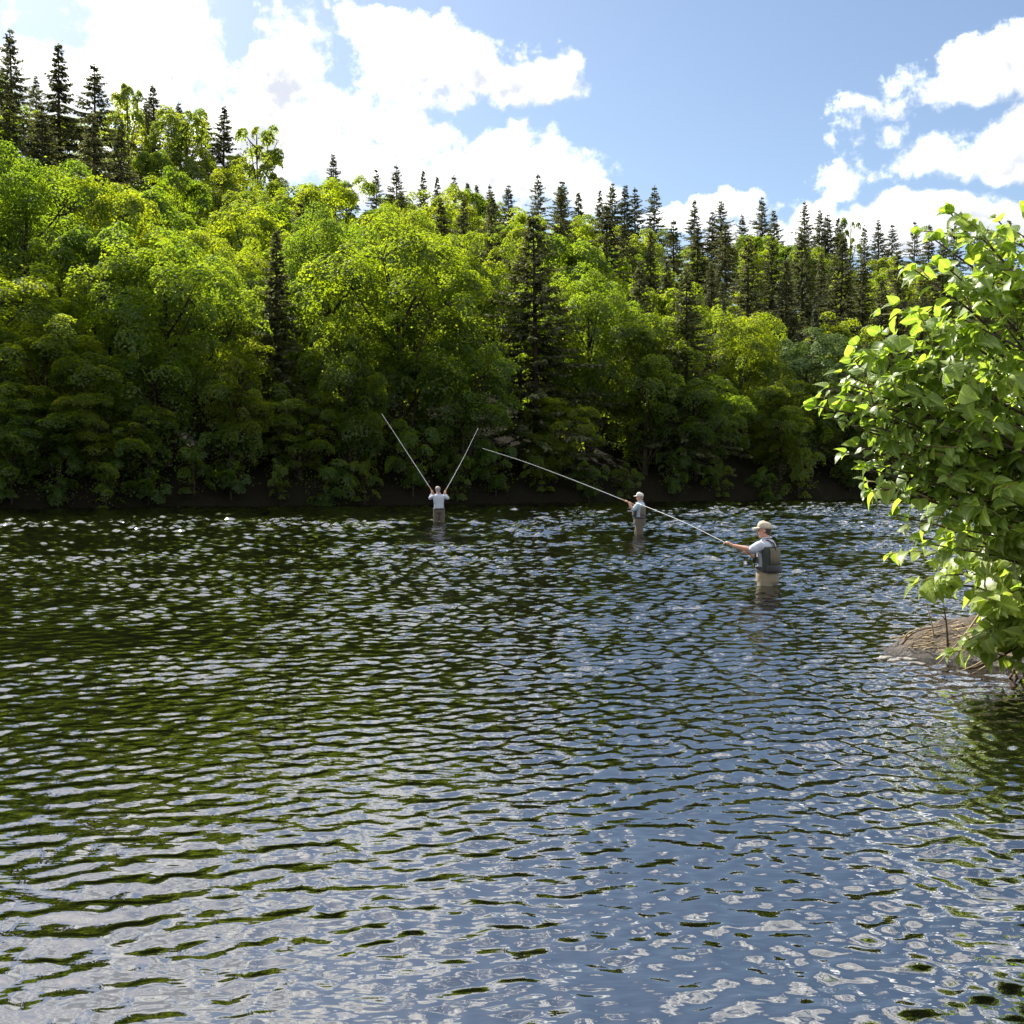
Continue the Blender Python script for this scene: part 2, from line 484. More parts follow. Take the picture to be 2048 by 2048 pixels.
m_beech = leaf_mat('beech leaves', (0.020, 0.042, 0.007), (0.034, 0.063, 0.009), (0.053, 0.082, 0.011), (9.6, 7.4, 2.1), 0.61)
m_birch = leaf_mat('birch leaves', (0.032, 0.056, 0.013), (0.053, 0.083, 0.018), (0.077, 0.106, 0.023), (7.8, 6.2, 1.9), 0.59)
m_willow = leaf_mat('willow leaves', (0.070, 0.115, 0.032), (0.110, 0.165, 0.050), (0.160, 0.215, 0.075), (1.3, 1.3, 0.8), 0.40)
m_spruce = leaf_mat('spruce needles', (0.048, 0.058, 0.028), (0.092, 0.104, 0.050), (0.155, 0.165, 0.086), (1.8, 1.7, 0.9), 0.38, 0.03)
m_fir = leaf_mat('pale spruce needles', (0.055, 0.070, 0.036), (0.085, 0.100, 0.052), (0.125, 0.140, 0.075), (1.3, 1.3, 0.8), 0.28, 0.03)
m_bark, T, out = new_mat('bark')
co = T.n('ShaderNodeTexCoord').outputs['Object']
mp = T.n('ShaderNodeMapping'); T.put(mp.inputs[0], co); mp.inputs['Scale'].default_value = (6, 6, 1.2)
n1 = T.noise(mp.outputs[0], 4, 6, 0.65).outputs['Fac']
c = T.ramp(n1, [(0.3, (0.022, 0.016, 0.011)), (0.55, (0.060, 0.046, 0.034)), (0.75, (0.11, 0.09, 0.07))])
p = principled(T, out, Base_Color=c, Roughness=0.9)
p.inputs['Specular IOR Level'].default_value = 0.1
b = T.n('ShaderNodeBump'); b.inputs['Distance'].default_value = 0.05; T.put(b.inputs['Height'], n1); T.put(p.inputs['Normal'], b.outputs[0])

def leaf_quads(P, N, L, Wd, rng, fold=0.25, down=0.0):
    """rhombic leaves at P, facing N, length L, width Wd"""
    n = len(P)
    N = N / np.maximum(np.linalg.norm(N, axis=1, keepdims=True), 1e-6)
    R = rng.normal(size=(n, 3)); R[:, 2] -= down
    U = R - N * (R * N).sum(1, keepdims=True)
    U /= np.maximum(np.linalg.norm(U, axis=1, keepdims=True), 1e-6)
    S = np.cross(N, U)
    L = L[:, None]; Wd = Wd[:, None]
    base = P - U * L * 0.5; tip = P + U * L * 0.5 - N * L * 0.12
    mid = P - U * L * 0.06
    a = mid + S * Wd * 0.5 + N * Wd * fold * 0.5; b = mid - S * Wd * 0.5 + N * Wd * fold * 0.5
    V = np.stack([base, a, tip, b], 1).reshape(-1, 3)
    return V, np.arange(n * 4).reshape(-1, 4)

def broadleaf(name, seed, mat, H=14.0, R=4.8, base=0.06, lobes=16, leaves=20000, lsize=0.24, clump=0.95, tall=1.0, sparse=0.0):
    """trunk mesh and crown mesh of one broadleaved tree"""
    rng = np.random.RandomState(seed); rnd = random.Random(seed)
    # boughs: lobes spread through an egg-shaped crown
    LB = []
    for i in range(lobes):
        t = (i + 0.5) / lobes
        z = H * (base + (0.93 - base) * t ** 0.9)
        prof = math.sin(math.pi * min(1, 0.16 + 0.84 * (1 - t)) ** 0.85) ** 0.7 if t < 0.999 else 0.2
        prof = max(prof, 0.16)
        a = i * 2.39996 + rnd.uniform(-0.5, 0.5)
        rr = R * prof * rnd.uniform(0.42, 0.74)
        rad = R * (0.26 + 0.22 * prof) * rnd.uniform(0.8, 1.25)
        LB.append((math.cos(a) * rr, math.sin(a) * rr, z, rad, rad * rnd.uniform(0.8, 1.1) * tall))
    LB.append((0, 0, H * 0.93, R * 0.30, H * 0.07))
    LB.append((rnd.uniform(-.3, .3) * R, rnd.uniform(-.3, .3) * R, H * 0.85, R * 0.38, H * 0.08))
    LBa = np.array(LB)
    area = LBa[:, 3] * (LBa[:, 3] + LBa[:, 4]); pr = area / area.sum()
    CL = []                                    # clump centres sit on the outside of the lobes
    ncl = int(leaves / 235)
    guard = 0
    while len(CL) < ncl and guard < ncl * 30:
        guard += 1
        k = rng.choice(len(LB), p=pr); lb = LB[k]
        d = rng.normal(size=3); d /= np.linalg.norm(d)
        if d[2] < -0.35: d[2] *= -0.8
        q = rng.uniform(0.70, 1.08)
        c = np.array([lb[0] + d[0] * lb[3] * q, lb[1] + d[1] * lb[3] * q, lb[2] + d[2] * lb[4] * q])
        if c[2] < H * base * 0.6: continue
        e = ((c[0] - LBa[:, 0]) / LBa[:, 3]) ** 2 + ((c[1] - LBa[:, 1]) / LBa[:, 3]) ** 2 + ((c[2] - LBa[:, 2]) / LBa[:, 4]) ** 2
        e[k] = 9
        if (e < 0.42).any() and rng.rand() < 0.8: continue
        CL.append((c, d, k))
    Ps, Ns, Ls, Ts = [], [], [], []
    per = max(12, int(leaves * 0.9 / len(CL)))
    for (c, d, k) in CL:
        cr = clump * rng.uniform(0.55, 1.25)
        n = int(per * (cr / clump) ** 1.6 * rng.uniform(0.75, 1.2))
        a = rng.uniform(0, 2 * math.pi, n); q = np.sqrt(rng.uniform(0, 1, n)) * cr
        # a rounded tuft that looks outward and up from its bough
        axd = np.array([0, 0, 0.75]) + d * rng.uniform(0.5, 1.0) + rng.normal(0, 0.2, 3); axd /= np.linalg.norm(axd)
        e1 = np.cross(axd, [0.3, 0.9, 0.1]); e1 /= np.linalg.norm(e1); e2 = np.cross(axd, e1)
        asp = rng.uniform(0.75, 1.3)
        lx = np.cos(a) * q * asp; ly = np.sin(a) * q / asp
        dome = np.sqrt(np.maximum(0, 1 - (q / cr) ** 2)) * cr * rng.uniform(0.55, 0.9)
        dd = dome * (1 - (rng.rand(n) < 0.3) * rng.uniform(0, 0.9, n)) - 0.25 * cr + rng.normal(0, 0.08 * cr, n)
        P = c[None, :] + lx[:, None] * e1 + ly[:, None] * e2 + dd[:, None] * axd
        P[:, 2] -= 0.18 * cr * (q / cr) ** 2
        Nn = (lx / cr)[:, None] * e1 + (ly / cr)[:, None] * e2 + (0.35 + dome / cr * 0.8)[:, None] * axd + np.array([0, 0, 0.35]) + rng.normal(0, 0.26, (n, 3))
        Ps.append(P); Ns.append(Nn)
        Ls.append(lsize * rng.uniform(0.65, 1.25, n))
        Ts.append(np.clip(rng.normal(0.5, 0.17) + rng.normal(0, 0.07, n), 0, 1))
    n = int(leaves * 0.06)                     # loose leaves through the inside
    k = rng.choice(len(LB), size=n, p=pr)
    d = rng.normal(size=(n, 3)); d /= np.linalg.norm(d, axis=1, keepdims=True)
    q = rng.uniform(0.2, 1.12, n)[:, None]
    Ps.append(LBa[k, :3] + d * q * LBa[k][:, [3, 3, 4]]); Ns.append(d * 0.6 + np.array([0, 0, 0.7]) + rng.normal(0, .4, (n, 3)))
    Ls.append(lsize * rng.uniform(0.6, 1.1, n)); Ts.append(rng.uniform(0.1, 0.9, n))
    P = np.concatenate(Ps); Nn = np.concatenate(Ns); L = np.concatenate(Ls); Tt = np.concatenate(Ts)
    kz = P[:, 2] > 0.15
    P, Nn, L, Tt = P[kz], Nn[kz], L[kz], Tt[kz]
    V, Q = leaf_quads(P, Nn, L, L * rng.uniform(0.6, 0.85, len(L)), rng)
    crown = np_mesh(name + ' crown', V, Q, mat, smooth=False, tint=Tt)
    mb = MB()
    tr = [(0, 0, -0.6)] + [(rnd.uniform(-.12, .12) * R * .3 * t, rnd.uniform(-.12, .12) * R * .3 * t, H * t) for t in (0.03, 0.2, 0.4, 0.6, 0.78, 0.92)]
    tr = spline(tr, 12)
    r0 = H * 0.017
    mb.tube(tr, [r0 * (1.25 - 1.15 * i / 12) for i in range(13)], 8)
    for lb in LB:
        zb = max(lb[2] - rnd.uniform(0.12, 0.3) * H, H * 0.08)
        s = tr[min(12, max(0, int((zb + .6) / (H * .92 + .6) * 12)))]
        e = Vector(lb[:3])
        mid = s.lerp(e, 0.55) + Vector((0, 0, -0.05 * (e - s).length))
        mb.tube([s, mid, e], [r0 * 0.42, r0 * 0.28, r0 * 0.1], 5)
    for (c, d, k) in CL[::3]:
        s = Vector(LB[k][:3]); e = Vector(c)
        mb.tube([s, s.lerp(e, 0.5) + Vector((0, 0, 0.05)), e], [r0 * .14, r0 * .09, r0 * .04], 4, roundcap=False)
    trunk = mb.mesh(name + ' trunk', m_bark)
    return trunk, crown, H, R

def conifer(name, seed, mat, H=15.0, R=2.4, start=0.08, dens=1.0, droop=0.35, ragged=0.25, lsize=0.33):
    rng = np.random.RandomState(seed); rnd = random.Random(seed)
    mb = MB()
    lean = rnd.uniform(-.012, .012) * H
    tr = [Vector((lean * t * t, 0, -0.6 + (H * 0.985 + 0.6) * t)) for t in np.linspace(0, 1, 10)]
    mb.tube(tr, [H * 0.0125 * (1.05 - t) + 0.012 for t in np.linspace(0, 1, 10)], 7)
    Ps, Us, Ns, Ls, Ts = [], [], [], [], []
    z = H * start; 
    while z < H * 0.985:
        t = z / H
        prof = (1 - t) ** 1.0 * (0.6 + 0.4 * min(1, (t - start) / 0.14 + 0.25))
        nb = rnd.randint(5, 9)
        a0 = rnd.uniform(0, 6.28)
        for j in range(nb):
            if rnd.random() > dens: continue
            a = a0 + j * 2 * math.pi / nb + rnd.uniform(-.35, .35)
            Lb = R * prof * rnd.uniform(1 - ragged * 1.6, 1 + ragged) + 0.10
            d = Vector((math.cos(a), math.sin(a), 0)); side = Vector((-d.y, d.x, 0))
            rise = 0.42 * t - 0.12 + rnd.uniform(-.14, .14)
            sag = droop * (1 - 0.75 * t) * rnd.uniform(0.7, 1.3)
            zj = z + rnd.uniform(-.02, .02) * H
            def pt(u): return Vector((lean * t * t, 0, zj)) + d * (Lb * u) + Vector((0, 0, Lb * (rise * u - sag * u * u + 0.16 * u ** 4)))
            mb.tube([pt(0), pt(.5), pt(1)], [0.012 + 0.014 * Lb / R, 0.012, 0.005], 4, roundcap=False)
            n = int((10 + 46 * Lb / 1.6) * (0.30 / lsize) ** 1.0)
            for i in range(n):
                u = rnd.uniform(0.12, 1.0) ** 0.8
                p = pt(u); sgn = rnd.choice((-1, 1))
                spread = lsize * (1.1 - 0.5 * u) * rnd.uniform(0.6, 1.3) * (0.7 + 0.5 * Lb / R)
                out_ = d * rnd.uniform(0.45, 0.9) + side * sgn * rnd.uniform(0.35, 1.0) + Vector((0, 0, rnd.uniform(-1.0, 0.15)))
                out_.normalize()
                Ps.append(p + out_ * spread * 0.45); Us.append(out_); Ls.append(spread)
                Ns.append(Vector((rnd.gauss(0, .5), rnd.gauss(0, .5), 1)))
                Ts.append(min(1, max(0, rnd.gauss(0.38 + 0.25 * u, 0.16))))
        z += H * rnd.uniform(0.016, 0.036) * (1.1 - 0.5 * t)
    for i in range(14):                        # leader shoot
        zz = H * rnd.uniform(0.955, 1.0)
        o = Vector((rnd.gauss(0, .5), rnd.gauss(0, .5), 0.7)).normalized()
        Ps.append(Vector((lean, 0, zz)) + o * 0.08); Us.append(o); Ls.append(lsize * 0.55); Ns.append(Vector((rnd.gauss(0, 1), rnd.gauss(0, 1), .3))); Ts.append(.4)
    P = np.array(Ps); U = np.array(Us); N = np.array(Ns); L = np.array(Ls)[:, None]
    S = np.cross(N, U); S /= np.maximum(np.linalg.norm(S, axis=1, keepdims=True), 1e-6)
    Wd = L * 0.23
    V = np.stack([P - U * L * .55, P + S * Wd + U * L * .05, P + U * L * .55 - np.array([0, 0, 1]) * L * .08, P - S * Wd + U * L * .05], 1).reshape(-1, 3)
    crown = np_mesh(name + ' crown', V, np.arange(len(V)).reshape(-1, 4), mat, smooth=False, tint=np.array(Ts))
    return mb.mesh(name + ' trunk', m_bark), crown, H, R

PROTO = {
    'maple': [broadleaf('maple', 1, m_maple, 14, 5.0, 0.05, 18, 42000, 0.205, 0.98), broadleaf('maple', 2, m_maple, 14, 4.6, 0.05, 16, 40000, 0.205, 0.90),
              broadleaf('maple', 3, m_beech, 14, 5.2, 0.04, 20, 42000, 0.205, 1.05)],
    'broad': [broadleaf('broadleaf', 5, m_maple, 13, 4.3, 0.10, 14, 16000, 0.265), broadleaf('broadleaf', 6, m_beech, 13, 4.0, 0.10, 13, 16000, 0.265),
              broadleaf('broadleaf', 7, m_birch, 13, 3.6, 0.12, 13, 16000, 0.265, tall=1.3), broadleaf('broadleaf', 12, m_maple, 13, 4.4, 0.10, 15, 16000, 0.265, 1.1)],
    'birch': [broadleaf('birch', 8, m_birch, 14, 3.0, 0.15, 13, 9000, 0.30, 0.8, tall=1.5)],
    'open': [broadleaf('open tree', 14, m_birch, 14, 4.0, 0.35, 10, 5200, 0.27, 0.75)],
    'willow': [broadleaf('willow', 9, m_willow, 9, 3.4, 0.02, 17, 15000, 0.20, 0.75, tall=1.6)],
    'shrub': [broadleaf('shrub', 10, m_beech, 4.0, 2.6, 0.0, 11, 6500, 0.20, 0.6), broadleaf('shrub', 11, m_maple, 4.4, 2.4, 0.0, 10, 6500, 0.20, 0.6)],
    'spruce': [conifer('spruce', 21, m_spruce, 15, 3.9, 0.05, 1.0, 0.38, 0.3), conifer('spruce', 22, m_spruce, 15, 3.3, 0.08, 0.92, 0.5, 0.35),
               conifer('spruce', 23, m_spruce, 15, 4.3, 0.06, 0.88, 0.34, 0.4), conifer('spruce', 24, m_spruce, 15, 3.0, 0.05, 1.0, 0.55, 0.25), conifer('spruce', 27, m_spruce, 15, 4.1, 0.12, 0.78, 0.42, 0.45)],
    'fir': [conifer('fir', 25, m_fir, 9, 1.7, 0.03, 1.0, 0.3, 0.25, 0.26)],
}

# ------------------------------------------------------------------ where the trees stand
def foot(px, s):
    u = (px - 1024) / F
    y = (1.098 * s + 65.2) / (1 - 0.453 * u)
    return u * y, y
_rw = random.Random(3)
def rwid(): return _rw.uniform(0.82, 1.12)
TREES = []                                     # dict(kind, proto, x, y, z, h, w)
def plant(kind, px, py_top, s, width=None, proto=None, minh=2.0, maxh=26.0, named=None, hh=None):
    x, y = foot(px, s)
    z = float(ground_h(x, y)) - 0.05
    h = hh if hh else at(px, py_top, y).z - z
    h = max(minh, min(maxh, h))
    pr = PROTO[kind]
    k = (len(TREES) * 7 + 3) % len(pr) if proto is None else proto
    if not width: width = None
    if kind == 'spruce':
        width = None
        k = (k + 2 * (len(TREES) % 3)) % len(pr)
    rs = _rw.uniform(0.95, 1.35)
    if h < 11: rs *= 1.15
    if width and kind == 'maple': width = width * 0.86
    wid = (width * y / F / 2) / pr[k][3] if width else h / pr[k][2] * (rs if kind in ('spruce', 'fir') else rwid())
    TREES.append(dict(kind=kind, k=k, x=x, y=y, z=z, h=h, w=wid, px=px, s=s, named=named, top=957 - (z + h - CAM_H) / y * F))
# broadleaves on the bank, left to right
for a in [('maple', -60, 520, 6, 420, 0), ('maple', 95, 640, 3.5, 330, 1), ('maple', 335, 500, 4.0, 400, 2), ('maple', 480, 690, 2.6, 210, 1),
          ('maple', 600, 800, 2.4, 200, 0), ('maple', 800, 470, 4.0, 420, 0), ('maple', 700, 640, 2.4, 230, 1), ('maple', 925, 690, 2.4, 260, 2), ('maple', 1110, 800, 2.2, 190, 1), ('maple', 1175, 560, 6.5, 260, 2),
          ('maple', 1290, 630, 3.5, 260, 1), ('maple', 1390, 760, 2.4, 220, 2), ('maple', 1480, 635, 6, 210, 0), ('maple', 1560, 760, 2.5, 200, 1),
          ('maple', 1690, 770, 2.6, 240, 2), ('maple', 1800, 740, 3.5, 260, 0), ('maple', 1930, 720, 3, 300, 1), ('maple', 2080, 700, 3, 300, 2),
          ('willow', 1610, 690, 5.0, 210, 0), ('willow', 1700, 735, 4.5, 150, 0),
          ('maple', 20, 800, 1.8, 260, 2), ('maple', 215, 790, 2.0, 260, 0)]:
    plant(*a)
# second rank
for a in [('maple', 60, 320, 17, 360, 2), ('maple', 240, 370, 15, 280, 1), ('maple', 430, 470, 13, 250, 0), ('maple', 660, 440, 14, 260, 2), ('maple', 930, 470, 12, 230, 1), ('maple', 830, 430, 17, 220, 0),
          ('broad', 1040, 560, 13, 190, 0), ('broad', 1130, 480, 17, 190, 1), ('broad', 1220, 560, 14, 170, 3), ('broad', 1330, 570, 13, 180, 0), ('broad', 1430, 620, 16, 160, 3),
          ('broad', 560, 560, 9, 190, 1)]:
    plant(*a)
# tall spruces standing clear on the slope
for a in [('spruce', 555, 460, 4.5, 110, 1), ('spruce', 605, 400, 26, 120, 0), ('spruce', 1072, 420, 4.5, 150, 2), ('spruce', 985, 385, 30, 90, 0), ('spruce', 1118, 372, 32, 90, 3), ('spruce', 925, 395, 30, 85, 1),
          ('spruce', 1212, 405, 24, 95, 2), ('spruce', 1275, 520, 9, 90, 1), ('spruce', 1372, 540, 3.5, 110, 0), ('spruce', 1420, 525, 20, 80, 3),
          ('spruce', 1492, 470, 24, 115, 0), ('spruce', 1602, 460, 28, 115, 2), ('spruce', 1678, 465, 30, 130, 0), ('spruce', 1790, 500, 30, 120, 1),
          ('spruce', 1880, 480, 34, 130, 2), ('spruce', 200, 225, 38, 80, 3), ('spruce', 30, 180, 50, 130, 0), ('spruce', 1330, 520, 30, 60, 3),
          ('spruce', 885, 398, 38, 0, 3), ('spruce', 1160, 470, 20, 0, 0), ('spruce', 1243, 440, 38, 0, 2), ('spruce', 1300, 462, 34, 0, 1), ('spruce', 1345, 438, 45, 0, 0),
          ('spruce', 1392, 452, 40, 0, 4), ('spruce', 1448, 446, 45, 0, 2), ('spruce', 1540, 470, 40, 0, 0), ('spruce', 1570, 520, 20, 0, 3), ('spruce', 1640, 505, 34, 0, 4),
          ('spruce', 1722, 520, 26, 0, 0), ('spruce', 1762, 560, 18, 0, 1), ('spruce', 1840, 540, 22, 0, 2), ('spruce', 250, 240, 56, 0, 1), ('spruce', 95, 205, 46, 0, 4), ('spruce', 805, 385, 46, 0, 0),
          ('fir', 1555, 625, 9, 60, 0), ('fir', 1627, 610, 11, 85, 0), ('fir', 1730, 690, 9, 55, 0), ('fir', 1445, 590, 12, 40, 0)]:
    plant(*a)
# skyline
for a in [('spruce', 38, 58, 62, 150, 2), ('spruce', 128, 88, 60, 130, 1), ('spruce', 200, 125, 58, 130, 0), ('spruce', 85, 150, 82, 100, 0), ('birch', 265, 165, 74, 70, 0), ('spruce', 300, 195, 78, 60, 3), ('spruce', 318, 172, 84, 55, 1),
          ('spruce', 368, 205, 84, 45, 0), ('spruce', 420, 222, 84, 50, 2), ('spruce', 452, 213, 84, 50, 1), ('open', 520, 232, 72, 130, 0), ('broad', 380, 225, 74, 130, 2), ('spruce', 672, 308, 84, 45, 0), ('spruce', 755, 335, 84, 50, 2),
          ('spruce', 795, 328, 80, 60, 0), ('spruce', 848, 340, 84, 45, 3), ('spruce', 876, 353, 86, 40, 1), ('spruce', 908, 350, 80, 60, 0), ('spruce', 937, 366, 84, 45, 3), ('spruce', 955, 370, 86, 45, 1),
          ('spruce', 980, 368, 84, 50, 0), ('spruce', 1018, 370, 84, 50, 2), ('spruce', 1076, 346, 80, 62, 2), ('spruce', 1122, 358, 80, 60, 0), ('spruce', 1155, 385, 86, 35, 3), ('spruce', 1197, 380, 86, 35, 1),
          ('spruce', 1224, 366, 84, 40, 3), ('spruce', 1246, 370, 84, 40, 0), ('spruce', 1268, 374, 84, 48, 2), ('spruce', 1305, 370, 82, 52, 0), ('spruce', 1384, 398, 84, 45, 1), ('spruce', 1420, 420, 80, 60, 2), ('spruce', 1436, 402, 84, 30, 3),
          ('spruce', 1480, 430, 84, 40, 0), ('spruce', 1521, 394, 82, 58, 0), ('spruce', 1545, 420, 84, 40, 1), ('spruce', 1602, 404, 82, 52, 2), ('spruce', 1632, 420, 84, 44, 0), ('spruce', 1652, 428, 84, 34, 3),
          ('spruce', 1672, 435, 84, 34, 1), ('open', 1695, 420, 86, 60, 0), ('spruce', 1724, 448, 86, 34, 3), ('spruce', 1752, 438, 82, 44, 0), ('spruce', 1778, 446, 84, 44, 2), ('spruce', 1822, 440, 82, 52, 0), ('spruce', 1850, 450, 84, 48, 1),
          ('spruce', 1900, 440, 84, 50, 2), ('spruce', 1950, 445, 84, 50, 0), ('spruce', 2010, 440, 84, 50, 3)]:
    plant(*a)
# the wood between: filled in from the water upwards, keeping clear of the trees already placed
rnd = random.Random(77)
SHOWN = [t for t in TREES if t['kind'] == 'spruce' and t['h'] > 8]
tries = 0
for tries in range(6000):
    s = 6 + 82 * rnd.random() ** 0.85
    px = rnd.uniform(-140, 2190)
    x, y = foot(px, s)
    gap = 5.6 if s < 55 else 6.2
    ok = True
    for t in TREES:
        dx, dy = t['x'] - x, t['y'] - y
        need = gap * (0.62 if t['kind'] in ('spruce', 'fir') else 1.0)
        if dx * dx + dy * dy < need * need: ok = False; break
    if not ok: continue
    if any(q['kind'] == 'spruce' and q['named'] != 0 and 8 < q['s'] < 66 and q['s'] > s and abs(q['px'] - px) < 46 and q['s'] - s < 16 for q in SHOWN): continue
    right = min(1, max(0, (px - 850) / 500))
    pc = 0.10 + 0.20 * right + (0.10 if s > 66 else 0)
    if px < 700 and s < 60: pc = 0.05
    if rnd.random() < pc: plant('spruce', px, 0, s, None, rnd.randrange(4), hh=rnd.uniform(8, 13) - (3.5 if s > 60 else 0))
    else:
        k = rnd.choices([0, 1, 2, 3], [1.2 - right * 0.6, 1, 0.5 + right, 1.2 - right * 0.6])[0]
        plant('birch' if rnd.random() < 0.16 * right + 0.04 else 'broad', px, 0, s, None, None, hh=rnd.uniform(8.5, 12.5)) if False else plant('broad', px, 0, s, None, k, hh=rnd.uniform(9.5, 14.0) - 2.0 * right + (0.6 if s > 55 else 0))
# bushes over the waterline
for i, px in enumerate(range(-60, 2060, 88)):
    plant('shrub', px + rnd.uniform(-15, 15), 0, rnd.uniform(0.45, 1.1), None, i % 2, hh=rnd.uniform(1.8, 3.8), minh=1.5)

# leave out what other trees hide completely
TREES.sort(key=lambda t: t['y'])
canopy = np.full(2600, 1100.0)
kept = []
for t in TREES:
    rw = max(10, t['w'] * PROTO[t['kind']][t['k']][3] / t['y'] * F)
    c0 = t['px'] + 250
    lo, hi = int(max(0, c0 - rw * .8)), int(min(2599, c0 + rw * .8))
    if hi <= lo: continue
    cols = np.arange(lo, hi)
    hpx = t['h'] / t['y'] * F
    prof = t['top'] + hpx * ((np.abs(cols - c0) / rw) ** 2 * 0.5 if t['kind'] not in ('spruce', 'fir') else np.abs(cols - c0) / rw * 0.9)
    if ((canopy[lo:hi] - prof) > (6 if t['s'] > 26 else -60)).sum() < 4: continue
    if t['kind'] in ('spruce', 'fir', 'open'): prof = prof + hpx * 0.1
    canopy[lo:hi] = np.minimum(canopy[lo:hi], prof + 8)
    kept.append(t)
TREES = kept

ORD = ['first', 'second', 'third', 'fourth', 'fifth', 'sixth', 'seventh', 'eighth', 'ninth', 'tenth', 'eleventh', 'twelfth', 'thirteenth', 'fourteenth',
       'fifteenth', 'sixteenth', 'seventeenth', 'eighteenth', 'nineteenth', 'twentieth']
DESC = {'maple': ('maple_tree', 'tree', 'broad yellow-green maple tree'), 'broad': ('broadleaf_tree', 'tree', 'leafy green broadleaf tree'), 'birch': ('birch_tree', 'tree', 'slender pale green birch'),
        'open': ('open_crowned_tree', 'tree', 'thin open-crowned tree'), 'willow': ('willow_tree', 'tree', 'pale grey-green willow'), 'shrub': ('bank_shrub', 'shrub', 'low dark shrub at far bank foot'),
        'spruce': ('spruce_tree', 'conifer', 'dark brown-green spruce'), 'fir': ('young_fir_tree', 'conifer', 'small pale young fir')}
def row_of(t):
    if t['kind'] == 'shrub': return ''
    if t['s'] < 8: return ' on the far waterline'
    if t['s'] < 30: return ' low on far slope'
    if t['s'] < 66: return ' high on far slope'
    return ' on the skyline'
def band_of(t):
    px = t['px']
    for lim, txt in ((230, 'near the left edge'), (480, 'well left of paired rods'), (740, 'left of paired rods'), (960, 'above the farthest angler'),
                     (1170, 'above the long rod'), (1400, 'above the middle angler'), (1640, 'above the nearest angler'), (1840, 'left of the leafy branches')):
        if px < lim: return txt
    return 'behind the leafy branches'
groups = {}
for t in TREES: groups.setdefault((t['kind'], row_of(t), band_of(t)), []).append(t)
BANDS = {'left of the paired rods, near the left edge': 'near the left edge'}
for (kind, row, band), lst in groups.items():
    lst.sort(key=lambda t: t['px'])
    for i, t in enumerate(lst):
        d = DESC[kind][2]
        b = BANDS.get(band, band)
        t['label'] = f'{d}{row}, {b}' if len(lst) == 1 else f'{d}{row}, {b}, {ORD[min(i, 19)]} from left'
rt = random.Random(5)
for t in TREES:
    trunk, crown, H0, R0 = PROTO[t['kind']][t['k']]
    nm = DESC[t['kind']]
    root = empty(nm[0], (t['x'], t['y'], t['z']), rt.uniform(0, 6.28))
    sz = t['h'] / H0
    root.scale = (t['w'], t['w'], sz)
    tag(root, t['label'], nm[1], 'shrubs along the far waterline' if t['kind'] == 'shrub' else ('conifers on the far hillside' if nm[1] == 'conifer' else 'broadleaved trees on the far hillside'))
    link('trunk', trunk, root); link('crown', crown, root)
print('trees', len(TREES))
# ------------------------------------------------------------------ leafy shrubs on the near bank
def big_leaf_mat(name, dark, mid, light, trans, tmix=0.42):
    m, T, out = new_mat(name)
    oi = T.n('ShaderNodeObjectInfo').outputs['Random']
    t = T.n('ShaderNodeAttribute', attribute_name='tint').outputs['Fac']
    co = T.n('ShaderNodeTexCoord').outputs['Generated']
    uvw = T.n('ShaderNodeAttribute', attribute_name='along').outputs['Vector']
    sp = T.n('ShaderNodeSeparateXYZ'); T.put(sp.inputs[0], uvw)
    rib = T.smooth(T.m('ABSOLUTE', sp.outputs[0]), 0.02, 0.10, 1.0, 0.0)             # pale midrib
    vein = T.m('SINE', T.m('MULTIPLY', T.m('SUBTRACT', sp.outputs[1], T.m('MULTIPLY', T.m('ABSOLUTE', sp.outputs[0]), 0.55)), 42.0))
    vein = T.smooth(vein, 0.75, 1.0, 0.0, 0.35)
    f = T.m('FRACT', T.m('ADD', t, oi))
    f = T.m('ADD', T.m('MULTIPLY', f, 0.8), 0.1)
    c = T.ramp(f, [(0.0, dark), (0.55, mid), (1.0, light)])
    c = T.mix(T.m('MAXIMUM', T.m('MULTIPLY', rib, 0.5), vein), c, tuple(min(1, x * 1.6) for x in light) + (1,))
    ct = T.mix(1.0, c, (*trans, 1), 'MULTIPLY')
    p = T.n('ShaderNodeBsdfPrincipled'); T.put(p.inputs['Base Color'], c); p.inputs['Roughness'].default_value = 0.38
    p.inputs['Specular IOR Level'].default_value = 0.45
    b = T.n('ShaderNodeBump'); b.inputs['Strength'].default_value = 0.4; b.inputs['Distance'].default_value = 0.01; T.put(b.inputs['Height'], vein); T.put(p.inputs['Normal'], b.outputs[0])
    tr = T.n('ShaderNodeBsdfTranslucent'); T.put(tr.inputs[0], ct)
    mx = T.n('ShaderNodeMixShader'); mx.inputs[0].default_value = tmix
    T.nt.links.new(p.outputs[0], mx.inputs[1]); T.nt.links.new(tr.outputs[0], mx.inputs[2]); T.nt.links.new(mx.outputs[0], out.inputs[0])
    return m
m_leaf_hi = big_leaf_mat('shrub leaves', (0.100, 0.160, 0.030), (0.170, 0.240, 0.048), (0.265, 0.325, 0.075), (2.15, 2.2, 0.9), 0.5)
m_leaf_lo = big_leaf_mat('pale shrub leaves', (0.12, 0.175, 0.030), (0.215, 0.285, 0.055), (0.330, 0.380, 0.095), (1.9, 1.9, 0.9), 0.5)
m_stem, T, out = new_mat('shrub stems')
co = T.n('ShaderNodeTexCoord').outputs['Object']
n1 = T.noise(co, 18, 5, 0.6).outputs['Fac']
principled(T, out, Base_Color=T.ramp(n1, [(0.3, (0.022, 0.014, 0.010)), (0.7, (0.070, 0.042, 0.022))]), Roughness=0.7)
m_twig, T, out = new_mat('green twigs')
co = T.n('ShaderNodeTexCoord').outputs['Object']
n1 = T.noise(co, 9, 4, 0.6).outputs['Fac']
